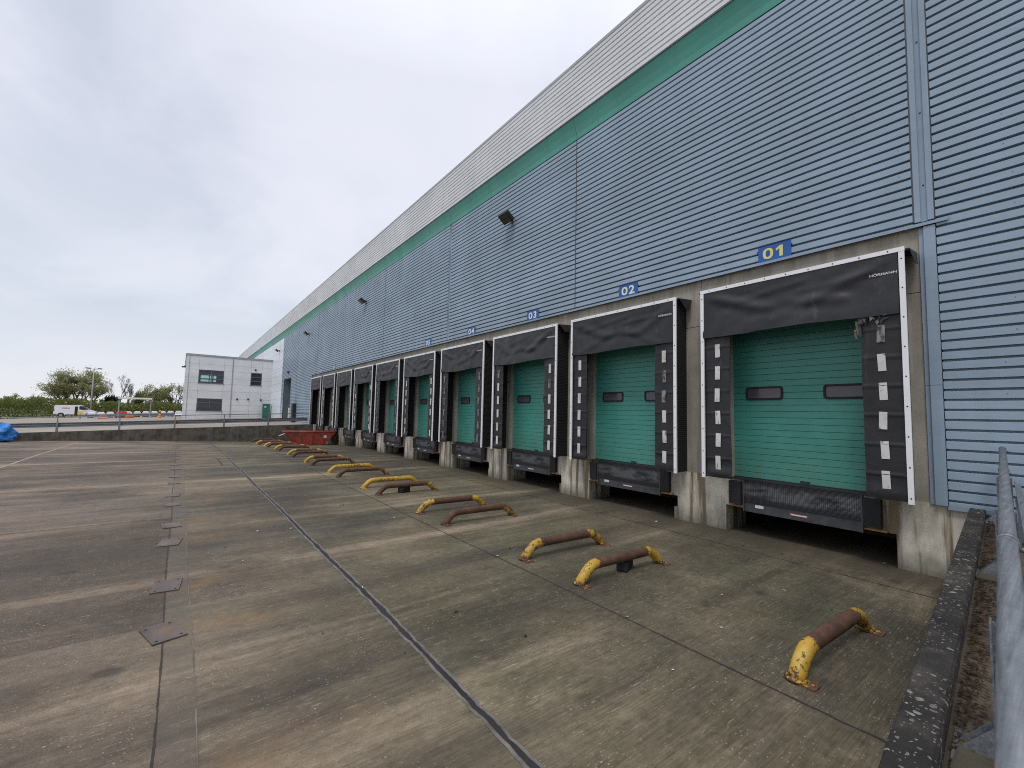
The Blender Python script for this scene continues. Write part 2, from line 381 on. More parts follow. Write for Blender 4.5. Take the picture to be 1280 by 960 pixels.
def m_skip(nt):
    Q = pos(nt)
    c = ramp(nt, noise(nt, Q, 1.6, 6, .65), [(.3, (.25, .032, .022)), (.55, (.36, .055, .035)), (.75, (.42, .09, .055))])
    w = ramp(nt, noise(nt, vscale(nt, Q, (1, 1, 1.6)), 2.3, 7, .72), [(.50, 0.), (.62, 1.)])
    c = mix(nt, math_(nt, 'MULTIPLY', w, .8), c, (.075, .04, .03))
    return {'Base Color': c, 'Roughness': .6, 'Normal': bump(nt, noise(nt, Q, 8, 4), .3, .03)}
mat('skip red', m_skip)

def m_tarpblue(nt):
    Q = pos(nt)
    c = ramp(nt, noise(nt, Q, 3.0, 5, .6), [(.3, (.012, .10, .36)), (.55, (.02, .20, .56)), (.8, (.16, .42, .74))])
    return {'Base Color': c, 'Roughness': .35, 'Normal': bump(nt, noise(nt, Q, 7, 5), .6, .05)}
mat('blue plastic', m_tarpblue)

def m_leaf(ca, cb):
    def f(nt):
        Q = pos(nt)
        f_ = math_(nt, 'ADD', math_(nt, 'MULTIPLY', noise(nt, Q, .5, 3), .55), math_(nt, 'MULTIPLY', noise(nt, Q, 6., 2), .45))
        c = ramp(nt, f_, [(.36, ca), (.64, cb)])
        out = [n for n in nt.nodes if n.type == 'OUTPUT_MATERIAL'][0]; bs = [n for n in nt.nodes if n.type == 'BSDF_PRINCIPLED'][0]
        tl = node(nt, 'ShaderNodeBsdfTranslucent', {'Color': c})
        nt.links.new(node(nt, 'ShaderNodeMixShader', {0: .42, 1: bs.outputs[0], 2: tl}), out.inputs[0])
        return {'Base Color': c, 'Roughness': .7, 'Specular IOR Level': .3}
    return f
mat('spring leaf', m_leaf((.21, .225, .095), (.38, .38, .18)))
mat('hedge leaf', m_leaf((.10, .13, .034), (.21, .235, .07)))
mat('dark leaf', m_leaf((.014, .028, .012), (.03, .052, .02)))
mat('bare twig', m_leaf((.16, .14, .115), (.24, .21, .18)))
simple('bark', (.085, .068, .05), .9, 0, .3, 3)
mat('dead leaf', m_leaf((.035, .022, .012), (.13, .082, .04)))
M = MATS

# ------------------------------------------------------------------ mesh helpers
class MB:
    def __init__(s): s.v = []; s.f = []; s.mi = []; s.sm = []
    def quad(s, pts, mi=0, smooth=False):
        i = len(s.v); s.v += [tuple(p) for p in pts]; s.f.append(tuple(range(i, i + len(pts)))); s.mi.append(mi); s.sm.append(smooth)
    def box(s, x0, x1, y0, y1, z0, z1, mi=0, M4=None, bev=0):
        if x0 > x1: x0, x1 = x1, x0
        if y0 > y1: y0, y1 = y1, y0
        if z0 > z1: z0, z1 = z1, z0
        if bev:
            bm = bmesh.new()
            vs = [bm.verts.new((x, y, z)) for x in (x0, x1) for y in (y0, y1) for z in (z0, z1)]
            for q in ((0, 1, 3, 2), (4, 6, 7, 5), (0, 4, 5, 1), (2, 3, 7, 6), (0, 2, 6, 4), (1, 5, 7, 3)):
                bm.faces.new([vs[k] for k in q])
            bmesh.ops.bevel(bm, geom=bm.edges[:], offset=bev, segments=2, affect='EDGES', profile=.6)
            base = len(s.v); bm.verts.index_update()
            for v in bm.verts: s.v.append(tuple(M4 @ v.co) if M4 else tuple(v.co))
            for f in bm.faces:
                s.f.append(tuple(base + v.index for v in f.verts)); s.mi.append(mi); s.sm.append(False)
            bm.free(); return s
        i = len(s.v)
        P = [(x, y, z) for x in (x0, x1) for y in (y0, y1) for z in (z0, z1)]
        if M4: P = [tuple(M4 @ Vector(p)) for p in P]
        s.v += P
        for q in ((0, 1, 3, 2), (4, 6, 7, 5), (0, 4, 5, 1), (2, 3, 7, 6), (0, 2, 6, 4), (1, 5, 7, 3)):
            s.f.append(tuple(i + k for k in q)); s.mi.append(mi); s.sm.append(False)
        return s
    def tube(s, pts, rad, seg=12, mi=0, caps=True, smooth=True):
        pts = [Vector(p) for p in pts]; n = len(pts)
        rads = rad if isinstance(rad, (list, tuple)) else [rad] * n
        base = len(s.v); up = None
        for k, p in enumerate(pts):
            t = (pts[min(k + 1, n - 1)] - pts[max(k - 1, 0)]).normalized()
            if up is None:
                up = Vector((0, 0, 1)) if abs(t.z) < .9 else Vector((1, 0, 0))
            a = t.cross(up).normalized(); b = a.cross(t).normalized(); up = b
            for j in range(seg):
                an = 2 * math.pi * j / seg
                s.v.append(tuple(p + (a * math.cos(an) + b * math.sin(an)) * rads[k]))
        for k in range(n - 1):
            for j in range(seg):
                j2 = (j + 1) % seg
                s.f.append((base + k * seg + j, base + k * seg + j2, base + (k + 1) * seg + j2, base + (k + 1) * seg + j)); s.mi.append(mi); s.sm.append(smooth)
        if caps:
            s.f.append(tuple(base + j for j in range(seg))[::-1]); s.mi.append(mi); s.sm.append(False)
            s.f.append(tuple(base + (n - 1) * seg + j for j in range(seg))); s.mi.append(mi); s.sm.append(False)
        return s
    def prism(s, poly, y0, y1, axis='Y', mi=0):
        """poly in the plane across AXIS; extruded from y0 to y1."""
        def mk(p, t):
            if axis == 'Y': return (p[0], t, p[1])
            if axis == 'X': return (t, p[0], p[1])
            return (p[0], p[1], t)
        i = len(s.v); n = len(poly)
        s.v += [mk(p, y0) for p in poly] + [mk(p, y1) for p in poly]
        s.f.append(tuple(range(i, i + n))); s.f.append(tuple(range(i + n, i + 2 * n))[::-1]); s.mi += [mi, mi]; s.sm += [False, False]
        for k in range(n):
            k2 = (k + 1) % n
            s.f.append((i + k2, i + k, i + n + k, i + n + k2)); s.mi.append(mi); s.sm.append(False)
        return s
    def grid(s, fn, nu, nv, mi=0, smooth=True):
        i = len(s.v)
        for a in range(nu + 1):
            for b in range(nv + 1):
                s.v.append(tuple(fn(a / nu, b / nv)))
        for a in range(nu):
            for b in range(nv):
                p = i + a * (nv + 1) + b
                s.f.append((p, p + nv + 1, p + nv + 2, p + 1)); s.mi.append(mi); s.sm.append(smooth)
        return s
    def build(s, name, mats, parent=None, loc=(0, 0, 0), fix=True):
        me = bpy.data.meshes.new(name)
        me.from_pydata(s.v, [], s.f)
        for m in (mats if isinstance(mats, (list, tuple)) else [mats]):
            me.materials.append(M[m] if isinstance(m, str) else m)
        me.polygons.foreach_set('material_index', s.mi)
        me.polygons.foreach_set('use_smooth', s.sm)
        if fix:
            bm = bmesh.new(); bm.from_mesh(me)
            bmesh.ops.recalc_face_normals(bm, faces=bm.faces); bm.to_mesh(me); bm.free()
        me.update()
        o = bpy.data.objects.new(name, me); COL.objects.link(o); o.location = loc
        if parent: o.parent = parent
        return o

def tag(o, label=None, cat=None, group=None, kind=None):
    if label: o['label'] = label
    if cat: o['category'] = cat
    if group: o['group'] = group
    if kind: o['kind'] = kind
    return o
def thing(name, label, cat, loc=(0, 0, 0), rz=0, group=None):
    o = bpy.data.objects.new(name, None); o.empty_display_size = .3
    COL.objects.link(o); o.location = loc; o.rotation_euler = (0, 0, rz)
    return tag(o, label, cat, group)
def copy_tree(o, parent=None):
    c = o.copy(); COL.objects.link(c)
    if parent: c.parent = parent
    for ch in list(o.children): copy_tree(ch, c)
    return c
def smooth01(t): t = min(max(t, 0), 1); return t * t * (3 - 2 * t)

# ------------------------------------------------------------------ ground levels
def gz(x, y):                     # loading yard (falls a little at the far end)
    return -.34 * smooth01((x - 27) / 15) * (1 - smooth01(y / 19))
def gU(x, y):                     # upper yard beyond the far wall
    t = min(max((x - 42.3) / 22, 0), 1); yc = min(max(y, -2), 34)
    return ZC + (1 - t) * (-1.36 - .037 * yc) + t * (-1.12 - .02 * yc - .0007 * yc * yc)
def gP(y): return 1.03 - .037 * max(y, 0)                  # near platform
def kx(y): return 1.14 - .073 * y                          # pit edge of the near kerb wall

ORD = ['first', 'second', 'third', 'fourth', 'fifth', 'sixth', 'seventh', 'eighth', 'ninth', 'tenth']
X0 = 1.651; BAY = 4.0; NB = 10; DZ = 1.15; SW = 3.4025; SH = 4.04
def bx(i): return X0 + BAY * i

# ------------------------------------------------------------------ setting
def ground():
    b = MB()
    b.quad([(-900, -900, -.75), (1500, -900, -.75), (1500, 1200, -.75), (-900, 1200, -.75)])
    tag(b.build('ground', 'grass'), 'rough grass land around the yards', kind='structure')
    xs = [-30, -12, -4, -2, 0, .4] + [1 + .5 * k for k in range(83)] + [42.25]
    ys = [-2.6, -1.5, -.6] + [0 + .8 * k for k in range(30)] + [26, 32, 45, 70, 110]
    b = MB(); n = len(ys)
    b.v = [(x, y, gz(x, y)) for x in xs for y in ys]
    for i in range(len(xs) - 1):
        for j in range(n - 1):
            b.f.append((i * n + j, (i + 1) * n + j, (i + 1) * n + j + 1, i * n + j + 1)); b.mi.append(0); b.sm.append(True)
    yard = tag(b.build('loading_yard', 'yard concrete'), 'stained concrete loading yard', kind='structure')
    # joints, as thin strips lying on the slab
    def strip(name, m, y0, w, z, x0, x1, jit, step=.045, parent=yard, drift=0.):
        s = MB(); k = int((x1 - x0) / step); pts = []
        for a in range(k + 1):
            x = x0 + (x1 - x0) * a / k; yy = y0 + drift * max(0, x - 8) + .012 * math.sin(x * .9)
            j1 = jit * (mnoise.noise((x * 5., y0, 1.)) + .6 * mnoise.noise((x * 17., y0, 2.)) + .5 * mnoise.noise((x * 41., y0, 3.)))
            j2 = jit * (mnoise.noise((x * 5., y0, 6.)) + .6 * mnoise.noise((x * 17., y0, 9.)))
            pts.append(((x, yy - w / 2 + j1), (x, yy + w / 2 + j2)))
        for a in range(k):
            (p0, p1), (q0, q1) = pts[a], pts[a + 1]
            s.quad([(*p0, gz(*p0) + z), (*q0, gz(*q0) + z), (*q1, gz(*q1) + z), (*p1, gz(*p1) + z)])
        return tag(s.build(name, m, parent), kind='structure')
    strip('expansion_joint', 'joint edge', 7.5, .11, .004, -2, 41.8, .017, drift=.006)
    strip('joint_sealant', 'joint black', 7.5, .046, .008, -2, 41.8, .014, drift=.006)
    strip('slab_crack', 'crack dark', 9.585, .014, .004, -2, 41.8, .005, drift=.002)
    strip('slab_crack', 'crack dark', 5.2, .022, .004, .8, 41.8, .014)
    strip('slab_crack', 'crack dark', 1.15, .018, .004, 1.2, 41.8, .02)
    strip('slab_edge', 'slab rim', 9.34, .009, .004, -2, 25, .006)
    strip('painted_line', 'faded line paint', 14.8, .11, .004, 8, 40, .012)
    # short dark service cover edges
    s = MB()
    for (x0, x1, y0, y1) in ((21.9, 21.96, 8.0, 9.0), (21.96, 25, 8.0, 8.05), (24.95, 25, 6.9, 8.0)):
        s.box(x0, x1, y0, y1, gz(x0, y0) - .02, gz(x0, y0) + .004)
    tag(s.build('trench_edge', 'crack dark', yard), kind='structure')
    # upper yard
    b = MB(); xs = [42.3 + 2.2 * k for k in range(11)] + [70, 80, 95, 110, 125]; ys = [-2, 0] + [1.5 * k for k in range(1, 24)] + [40, 60, 110]
    n = len(ys); b.v = [(x, y, gU(x, y)) for x in xs for y in ys]
    for i in range(len(xs) - 1):
        for j in range(n - 1):
            b.f.append((i * n + j, (i + 1) * n + j, (i + 1) * n + j + 1, i * n + j + 1)); b.mi.append(0); b.sm.append(True)
    tag(b.build('upper_yard', 'upper yard'), 'pale concrete upper yard beyond the far wall', kind='structure')
    # near platform
    b = MB()
    b.grid(lambda u, v: (-12 + (kx(v * 26) - .17 + 12) * u, v * 26.4, gP(v * 26.4)), 4, 22)
    b.grid(lambda u, v: (-12 + 13 * u, -2 * v, gP(0) + .0), 2, 1)
    tag(b.build('platform', 'platform'), 'dirty concrete platform beside the yard', kind='structure')
ground()

def soft_leaves():                                          # leaf litter along the kerb
    b = MB(); rnd = random.Random(3)
    for k in range(2600):
        y = rnd.uniform(.1, 9.2)
        x = kx(y) - .19 - abs(rnd.gauss(0, .07)) - (.18 * rnd.random() if rnd.random() < .15 else 0)
        z = gP(y) + .004 + rnd.random() * .02
        s = rnd.uniform(.008, .024); a = rnd.uniform(0, 6.28)
        d = Vector((math.cos(a), math.sin(a), rnd.uniform(-.3, .5))) * s; e = Vector((-math.sin(a), math.cos(a), rnd.uniform(-.4, .4))) * s * .5
        c = Vector((x, y, z + .006))
        b.quad([c - d, c + e * .9, c + d, c - e])
    tag(b.build('leaf_litter', 'dead leaf', fix=False), 'dead brown leaves lying along the foot of the kerb', 'leaf litter', kind='stuff')
    b = MB(); rnd = random.Random(9)
    for k in range(90):
        i = rnd.randrange(0, 6); x = bx(i) + rnd.uniform(.4, 3.1); y = rnd.uniform(-.9, 1.3)
        if rnd.random() < .35: x, y = rnd.uniform(2, 12), rnd.uniform(2, 9)
        s = rnd.uniform(.01, .04); a = rnd.uniform(0, 6.28)
        d = Vector((math.cos(a), math.sin(a), .15)) * s; e = Vector((-math.sin(a), math.cos(a), .2)) * s * .5
        c = Vector((x, y, .012)); b.quad([c - d, c + e, c + d, c - e], 0 if rnd.random() < .45 else 1)
    tag(b.build('litter_scraps', ['litter pale', 'dead leaf'], fix=False), 'small scraps of litter strewn over the concrete by the docks', 'litter', kind='stuff')
soft_leaves()

# ------------------------------------------------------------------ the warehouse
WH = thing('warehouse', 'long blue-clad warehouse with a green band under its pale parapet and ten dock bays', 'warehouse')
PER = .155
def clad(b, x0, x1, z0, z1, dep=.052, y=0.012, mi=0):
    """horizontal ribbed sheet between z0 and z1 with one rib phase for the whole wall"""
    lo = -.028 if dep > .04 else -.005
    key = [(0., dep), (.105, dep), (.117, dep * .35), (.121, lo), (.1485, lo), (.1495, dep)]
    zs = []; k = math.floor(z0 / PER)
    while k * PER < z1:
        for (dz, yy) in key:
            zz = k * PER + dz
            if z0 < zz < z1: zs.append((zz, yy))
        k += 1
    def yat(z):
        t = z - math.floor(z / PER) * PER
        for (ta, ya), (tb, yb) in zip(key, key[1:]):
            if ta <= t <= tb: return ya + (yb - ya) * (t - ta) / max(tb - ta, 1e-6)
        return dep
    pts = [(z0, yat(z0))] + zs + [(z1, yat(z1))]
    for (za, ya), (zb, yb) in zip(pts, pts[1:]):
        b.quad([(x0, y + ya, za), (x1, y + ya, za), (x1, y + yb, zb), (x0, y + yb, zb)], mi)
ZF = 5.66; ZG = 11.10
def cladpart(rects):
    b = MB()
    for r in rects: clad(b, *r)
    return b.build('wall_cladding', 'blue cladding', WH, fix=False)
cladpart([(-9, 1.35, DZ - .02, ZG)])
for a, c in ((1.625, 9.42), (9.44, 17.40), (17.56, 25.54), (25.56, 33.52), (33.68, 41.60)):
    cladpart([(a, c, ZF, ZG)])
cladpart([(41.62, 43.3, ZF, ZG), (43.3, 49.35, .6, ZG), (49.35, 50.0, 3.05, ZG)])
cladpart([(50.0, 50.3, 3.05, ZG), (50.3, 52.8, .6, ZG), (52.8, 56.9, 5.94, ZG), (56.9, 58.48, .6, ZG)])
for x in (9.43, 25.55, 41.61, 50.0):
    b = MB(); b.box(x - .016, x + .016, -.02, .068, (ZF if x < 43 else 3.1), ZG); b.build('cladding_seam', 'dark grey steel', WH)
def twin(x, z0, z1, w=.23):
    b = MB(); h = w / 2
    b.box(x - h, x - h + w * .32, -.005, .062, z0, z1); b.box(x + h - w * .32, x + h, -.005, .062, z0, z1)
    b.box(x - h + w * .32, x + h - w * .32, -.005, .026, z0, z1)
    for k in range(int((z1 - z0) / 1.25)): b.box(x - .012, x + .012, .026, .032, z0 + .6 + k * 1.25, z0 + .62 + k * 1.25, 1)
    b.box(x + h, x + h + .022, -.02, .064, z0, z1, 2); b.box(x - h - .016, x - h, -.02, .05, z0, z1, 2)
    b.build('vertical_trim', ['blue trim', 'lamp black', 'dark grey steel'], WH)
twin(1.485, 5.705, ZG, .235); twin(17.48, 5.705, ZG, .15); twin(33.6, 5.705, ZG, .15)
b = MB()
b.box(1.36, 1.50, -.01, .075, DZ - .02, 3.0); b.box(1.36, 1.50, -.01, .075, 3.006, 5.6)
b.box(1.50, 1.565, -.01, .03, DZ - .02, 3.0); b.box(1.50, 1.565, -.01, .03, 3.006, 5.6)
b.build('corner_trim', 'blue trim', WH)
b = MB(); b.box(-9, 1.36, -.01, .065, DZ - .075, DZ - .022); b.build('base_flashing', 'blue trim', WH)
b = MB(); b.prism([(-.01, 5.70), (.10, 5.665), (.10, 5.615), (.085, 5.615), (.085, 5.64), (-.01, 5.64)], 1.20, 43.3, 'X'); b.build('drip_flashing', 'blue trim', WH)
# pale composite panels beyond the blue cladding
b = MB(); rows = [(.6, 1.75)] + [(1.77 + .96 * k, 1.77 + .96 * k + .94) for k in range(9)] + [(10.41, ZG)]
for (z0, z1) in rows:
    b.box(58.50, 66.7, -.01, .03, z0, z1); b.box(66.72, 75.1, -.01, .03, z0, z1)
b.box(58.50, 75.1, -.03, -.012, .6, ZG, 1)
b.build('panel_wall', ['silver panel', 'grey trim'], WH)
b = MB()
for k in range(7):
    for (z0, z1) in ((.6, 4.6), (4.62, 8.0), (8.02, ZG)): b.box(75.12 + 4.8 * k, 75.12 + 4.8 * k + 4.77, -.01, .03, z0, z1)
b.box(75.1, 108.6, -.03, -.012, .6, ZG, 1)
b.build('panel_wall', ['office panel', 'dark grey steel'], WH)
# green band in three folds, shadow gap below it, ribbed parapet above
b = MB()
pr = [(.055, 11.145), (.085, 11.30), (.150, 11.50), (.250, 11.745)]
xs = [-9, 1.48] + [9.43 + 8.045 * k for k in range(12)] + [108.6]
for xa, xb in zip(xs, xs[1:]):
    for (ya, za), (yb, zb) in zip(pr, pr[1:]):
        b.quad([(xa + .004, ya, za), (xb - .004, ya, za), (xb - .004, yb, zb), (xa + .004, yb, zb)])
b.quad([(-9, -.02, 11.145), (108.6, -.02, 11.145), (108.6, .055, 11.145), (-9, .055, 11.145)])
b.build('green_band', 'green band', WH, fix=False)
b = MB(); b.box(-9, 108.6, -.15, -.03, 11.0, 11.9); b.build('backing_wall', 'joint black', WH)
b = MB(); clad(b, -9, 108.6, 11.77, 13.46, .034, .26); b.build('parapet', 'pale cladding', WH, fix=False)
b = MB(); b.box(-9, 108.6, .20, .285, 11.75, 11.768); b.build('parapet_trim', 'grey trim', WH)
b = MB(); b.prism([(.31, 13.44), (.335, 13.50), (.25, 13.60), (-.4, 13.62), (-.4, 13.44)], -9, 108.6, 'X'); b.build('parapet_cap', 'silver panel', WH)
# body of the building behind (floor slab, back, ends, roof) so that nothing is a paper front
b = MB()
b.box(-9, 108.6, -45, -.4, 13.2, 13.42); b.box(-9, 108.6, -45, -44.8, -.5, 13.2)
b.box(-9, -8.8, -44.8, -.4, -.5, 13.2); b.box(108.4, 108.6, -44.8, -.4, -.5, 13.2)
b.build('roof', 'roof grey', WH)
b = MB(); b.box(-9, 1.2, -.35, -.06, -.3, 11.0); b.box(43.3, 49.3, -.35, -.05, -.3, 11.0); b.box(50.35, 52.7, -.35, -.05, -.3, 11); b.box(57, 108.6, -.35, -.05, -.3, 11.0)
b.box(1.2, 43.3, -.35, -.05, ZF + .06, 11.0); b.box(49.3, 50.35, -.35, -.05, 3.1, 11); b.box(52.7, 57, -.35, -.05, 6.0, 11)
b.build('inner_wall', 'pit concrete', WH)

# concrete dock wall, bay by bay
OL, OR_ = .40, 3.05           # door opening, from the near edge of the shelter
VL, VR = .35, 3.19            # void under the leveller
def dock_wall(i):
    x = bx(i); b = MB(); g = .006
    xl = x - .30 if i else 1.52; xr = x + BAY - .30 if i < NB - 1 else 43.3
    for (a, c) in ((xl + g, x + OL), (x + OR_, xr - g)):
        b.box(a, c, -.25, 0, DZ, 4.54); b.box(a, c, -.25, 0, 4.552, ZF)
    b.box(x + OL, x + OR_, -.25, -.004, 4.70, ZF)
    b.build('concrete_panel', 'wall concrete', WH)
    b = MB(); b.box(x + VL, x + VR, -.3, 0, .55, DZ - .004); b.build('dock_lintel', 'pier concrete', WH)
    x1 = x + VL; x0_ = (bx(i - 1) + VR) if i else .6
    b = MB(); b.box(x0_, x1, -.9, 0, -.5, DZ - .002)
    if i: b.box(x1 - .001 + .002, x1 + .13, -.55, -.06, -.5, .27)
    b.build('dock_pier', 'pier concrete', WH)
    if i == NB - 1:
        b = MB(); b.box(x + VR, 43.3, -.9, 0, -.6, DZ - .002); b.build('dock_pier', 'pier concrete', WH)
for i in range(NB): dock_wall(i)
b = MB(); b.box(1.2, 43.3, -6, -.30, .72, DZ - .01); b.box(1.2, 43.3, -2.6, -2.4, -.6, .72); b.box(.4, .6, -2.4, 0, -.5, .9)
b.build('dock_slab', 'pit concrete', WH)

# sectional dock doors
def door_mesh():
    w = OR_ - OL; b = MB(); p = .128; H = 3.62
    z = .02; k = 0
    while z < H:
        zt = min(z + p, H)
        b.quad([(0, 0, z), (w, 0, z), (w, 0, zt - .014), (0, 0, zt - .014)])
        b.quad([(0, 0, zt - .014), (w, 0, zt - .014), (w, -.012, zt - .007), (0, -.012, zt - .007)])
        b.quad([(0, -.012, zt - .007), (w, -.012, zt - .007), (w, 0, zt), (0, 0, zt)])
        z = zt; k += 1
    b.box(.0, w, -.05, -.02, 0, H)
    b.box(0, w, -.012, .02, -.01, .03, 1)
    b.box(w * .5 - .1, w * .5 + .06, .003, .03, .05, .075, 1)
    return b
def window_mb():
    b = MB()
    W, Hh, r = .72, .275, .06
    def rr(w, h, r):
        out = []
        for cx, cy, a0 in ((w / 2 - r, h / 2 - r, 0), (-w / 2 + r, h / 2 - r, 90), (-w / 2 + r, -h / 2 + r, 180), (w / 2 - r, -h / 2 + r, 270)):
            for t in range(0, 91, 30): out.append((cx + r * math.cos(R(a0 + t)), cy + r * math.sin(R(a0 + t))))
        return out
    o = rr(W, Hh, r); n = rr(W - .075, Hh - .075, r * .6)
    for k in range(len(o)):
        k2 = (k + 1) % len(o)
        b.quad([(o[k][0], .026, o[k][1]), (o[k2][0], .026, o[k2][1]), (n[k2][0], .026, n[k2][1]), (n[k][0], .026, n[k][1])])
        b.quad([(o[k][0], -.01, o[k][1]), (o[k2][0], -.01, o[k2][1]), (o[k2][0], .026, o[k2][1]), (o[k][0], .026, o[k][1])])
        b.quad([(n[k][0], .026, n[k][1]), (n[k2][0], .026, n[k2][1]), (n[k2][0], .006, n[k2][1]), (n[k][0], .006, n[k][1])])
    pane = MB(); pane.quad([(q[0], .008, q[1]) for q in n])
    return b, pane
d0 = door_mesh().build('dock_door', ['green door', 'lamp black'], WH, (bx(0) + OL, -.12, DZ))
fb, pb = window_mb()
for off in (1.0, 2.42):
    fr = fb.build('door_window', 'black rubber', d0, (off - OL + .0, 0, 1.80)) if off == 1.0 else None
    if fr is None:
        fr = bpy.data.objects['door_window'].copy(); COL.objects.link(fr); fr.parent = d0; fr.location = (off - OL, 0, 1.80)
    # panes sit in the frame's own mesh slot
fw = bpy.data.objects['door_window'].data
fw.materials.append(M['dock pane'])
bm = bmesh.new(); bm.from_mesh(fw)
f = bm.faces.new([bm.verts.new(v) for v in pb.v]); f.material_index = 1; bm.to_mesh(fw); bm.free()
for i in range(1, NB):
    d = copy_tree(d0); d.location = (bx(i) + OL, -.12, DZ)

# parapet of roller door and black door in the far blue wall
b = MB()
b.box(52.8, 52.83, -1.0, -.0, .8, 5.94); b.box(56.87, 56.9, -1.0, 0, .8, 5.94); b.box(52.83, 56.87, -1.0, 0, 5.91, 5.94)
b.build('door_reveal', 'window frame grey', WH)
b = MB()
for k in range(36): b.box(52.84, 56.86, -.93, -.90 + .012 * (k % 2), .9 + k * .14, .9 + k * .14 + .139)
b.build('roller_door', 'roller green', WH)
for xg in (52.6, 57.0):
    b = MB(); b.box(xg, xg + .15, .07, .2, 1.1, 2.6); b.build('door_guard', 'canopy white', WH)
b = MB(); b.box(57.2, 57.9, .045, .06, 2.3, 3.1); b.build('notice_board', 'white label', WH)
b = MB(); b.box(49.36, 50.29, -.06, .36, 1.1, 3.04); b.box(49.46, 50.19, .36, .375, 1.2, 2.95); b.box(49.5, 49.56, .375, .42, 1.95, 2.1)
b.build('side_door', 'lamp black', WH)
b = MB(); b.box(54.0, 54.5, .02, .25, 6.5, 6.7); b.build('door_lamp', 'lamp black', WH)

# ------------------------------------------------------------------ dock shelters
def shelter(seed, mirror=False):
    t = thing('dock_shelter', None, None)
    H, W, F = SH, SW, .60
    b = MB(); e = .072
    b.box(0, e, F - .035, F, 0, H - e - .004); b.box(W - e, W, F - .035, F, 0, H - e - .004); b.box(-.004, W + .004, F - .035, F, H - e, H)
    for k in range(9):
        z = .08 + k * .47
        for x in (e / 2, W - e / 2): b.box(x - .009, x + .009, F, F + .004, z, z + .02, 1)
        x = .2 + k * .375; b.box(x - .009, x + .009, F, F + .004, H - e / 2 - .01, H - e / 2 + .01, 1)
    b.build('frame', ['white aluminium', 'lamp black'], t)
    for x in (.012, W - .032):
        s = MB(); dx = .085 if x < 1 else -.085; s.prism([(x, F - .036), (x + .02, F - .036), (x + dx + .02, .002), (x + dx, .002)], .01, H - .06, 'Z'); s.build('side_wall', 'black side fabric', t)
    s = MB(); s.prism([(.002, H + .02), (F - .036, H - .03), (F - .036, H - .055), (.002, H - .005)], -.05, W + .05, 'X')
    s.build('roof_sheet', 'black tarp', t)
    s = MB(); s.quad([(-.05, .05, H + .015), (-.05, F - .05, H - .03), (-.075, F * .55, H - .24), (-.07, .1, H - .20)]); s.quad([(-.055, .05, H + .015), (-.055, F - .05, H - .03), (-.08, F * .55, H - .24), (-.075, .1, H - .2)])
    s.build('roof_flap', 'black tarp', t)
    # head curtain with sagging folds
    rnd = random.Random(seed)
    folds = [((.02, .98), (.30, .42), .030, .05), ((.98, .98), (.62, .45), .034, .055), ((.30, .42), (.62, .45), .018, .06), ((.30, .40), (.18, .0), .014, .04), ((.62, .42), (.80, .02), .016, .05),
             ((.45, .9), (.75, .7), .012, .04), ((.1, .75), (.4, .62), .012, .035), ((.5, .3), (.55, 0), .01, .05), ((.88, .5), (.97, .05), .014, .04)]
    folds = [((a[0] + rnd.uniform(-.06, .06), a[1] + rnd.uniform(-.05, .02)), (c[0] + rnd.uniform(-.1, .1), c[1] + rnd.uniform(-.1, .08)), am * rnd.uniform(.7, 1.5), wd) for a, c, am, wd in folds]
    xa, xb, za, zb = .085, W - .05, 3.0, H - e
    def hc(u, v):
        p = Vector((u, v * .62)); d = 0
        for a, c, am, wd in folds:
            a_ = Vector((a[0], a[1] * .62)); c_ = Vector((c[0], c[1] * .62)); l = c_ - a_
            tt = min(max((p - a_).dot(l) / max(l.length_squared, 1e-6), 0), 1)
            q = (p - a_ - l * tt).length
            d += am * math.exp(-(q / wd) ** 2) * (1 - .4 * tt) - am * .7 * math.exp(-((q - wd * 1.5) / wd) ** 2) * .5
        env = min(1, (1 - v) * 5) * min(1, u * 9) * min(1, (1 - u) * 9)
        belly = .055 * math.sin(math.pi * u) * (1 - v) ** 1.3
        z = za + (zb - za) * v + (1 - v) * (.02 * math.sin(u * 7 + seed) + .012 * mnoise.noise((u * 9, seed, 0))) - .035 * (1 - v) * math.sin(math.pi * u) * 0.6
        y = F - .012 + (d * env) + belly + .006 * mnoise.noise((u * 6, v * 4, seed)) + .012 * (1 - v)
        return (xa + (xb - xa) * u, y, z)
    s = MB(); s.grid(hc, 56, 26)
    s.grid(lambda u, v: (lambda q: (q[0], q[1] - .008, q[2]))(hc(u, v)), 56, 26)
    hd = s.build('head_curtain', 'black tarp', t, fix=False)
    # brand strip high on the near end of the curtain, following the cloth
    # side curtains with seams
    def side(x0, x1, bulge):
        s = MB()
        def fn(u, v, off=0):
            z = .025 + (3.97 - .025) * v
            y = F - .058 + .012 * math.sin(math.pi * u) + .008 * mnoise.noise((u * 3 + x0, z * 1.4, seed))
            k = (z - .42) / .47; fr = abs(k - round(k)) * .47
            if -.3 < k < 5.6: y += .016 * math.exp(-(fr / .016) ** 2)
            y += bulge * .10 * math.exp(-((z - .12) / .10) ** 2) * math.sin(math.pi * min(1, u * .9 + .05)) - bulge * .04 * math.exp(-((z - .30) / .1) ** 2)
            edge = .012 * mnoise.noise((z * 1.2, x0, seed + 3.)) 
            return (x0 + (x1 - x0) * u + edge * (u if x0 < 1 else 1 - u) * 1.6, y + off, z)
        s.grid(lambda u, v: fn(u, v), 8, 150); s.grid(lambda u, v: fn(u, v, -.012), 8, 60)
        c = s.build('side_curtain', 'black tarp', t, fix=False)
        return c
    rc = side(e, .60, .15); lc = side(W - .60, W - e, .35)
    marks = []
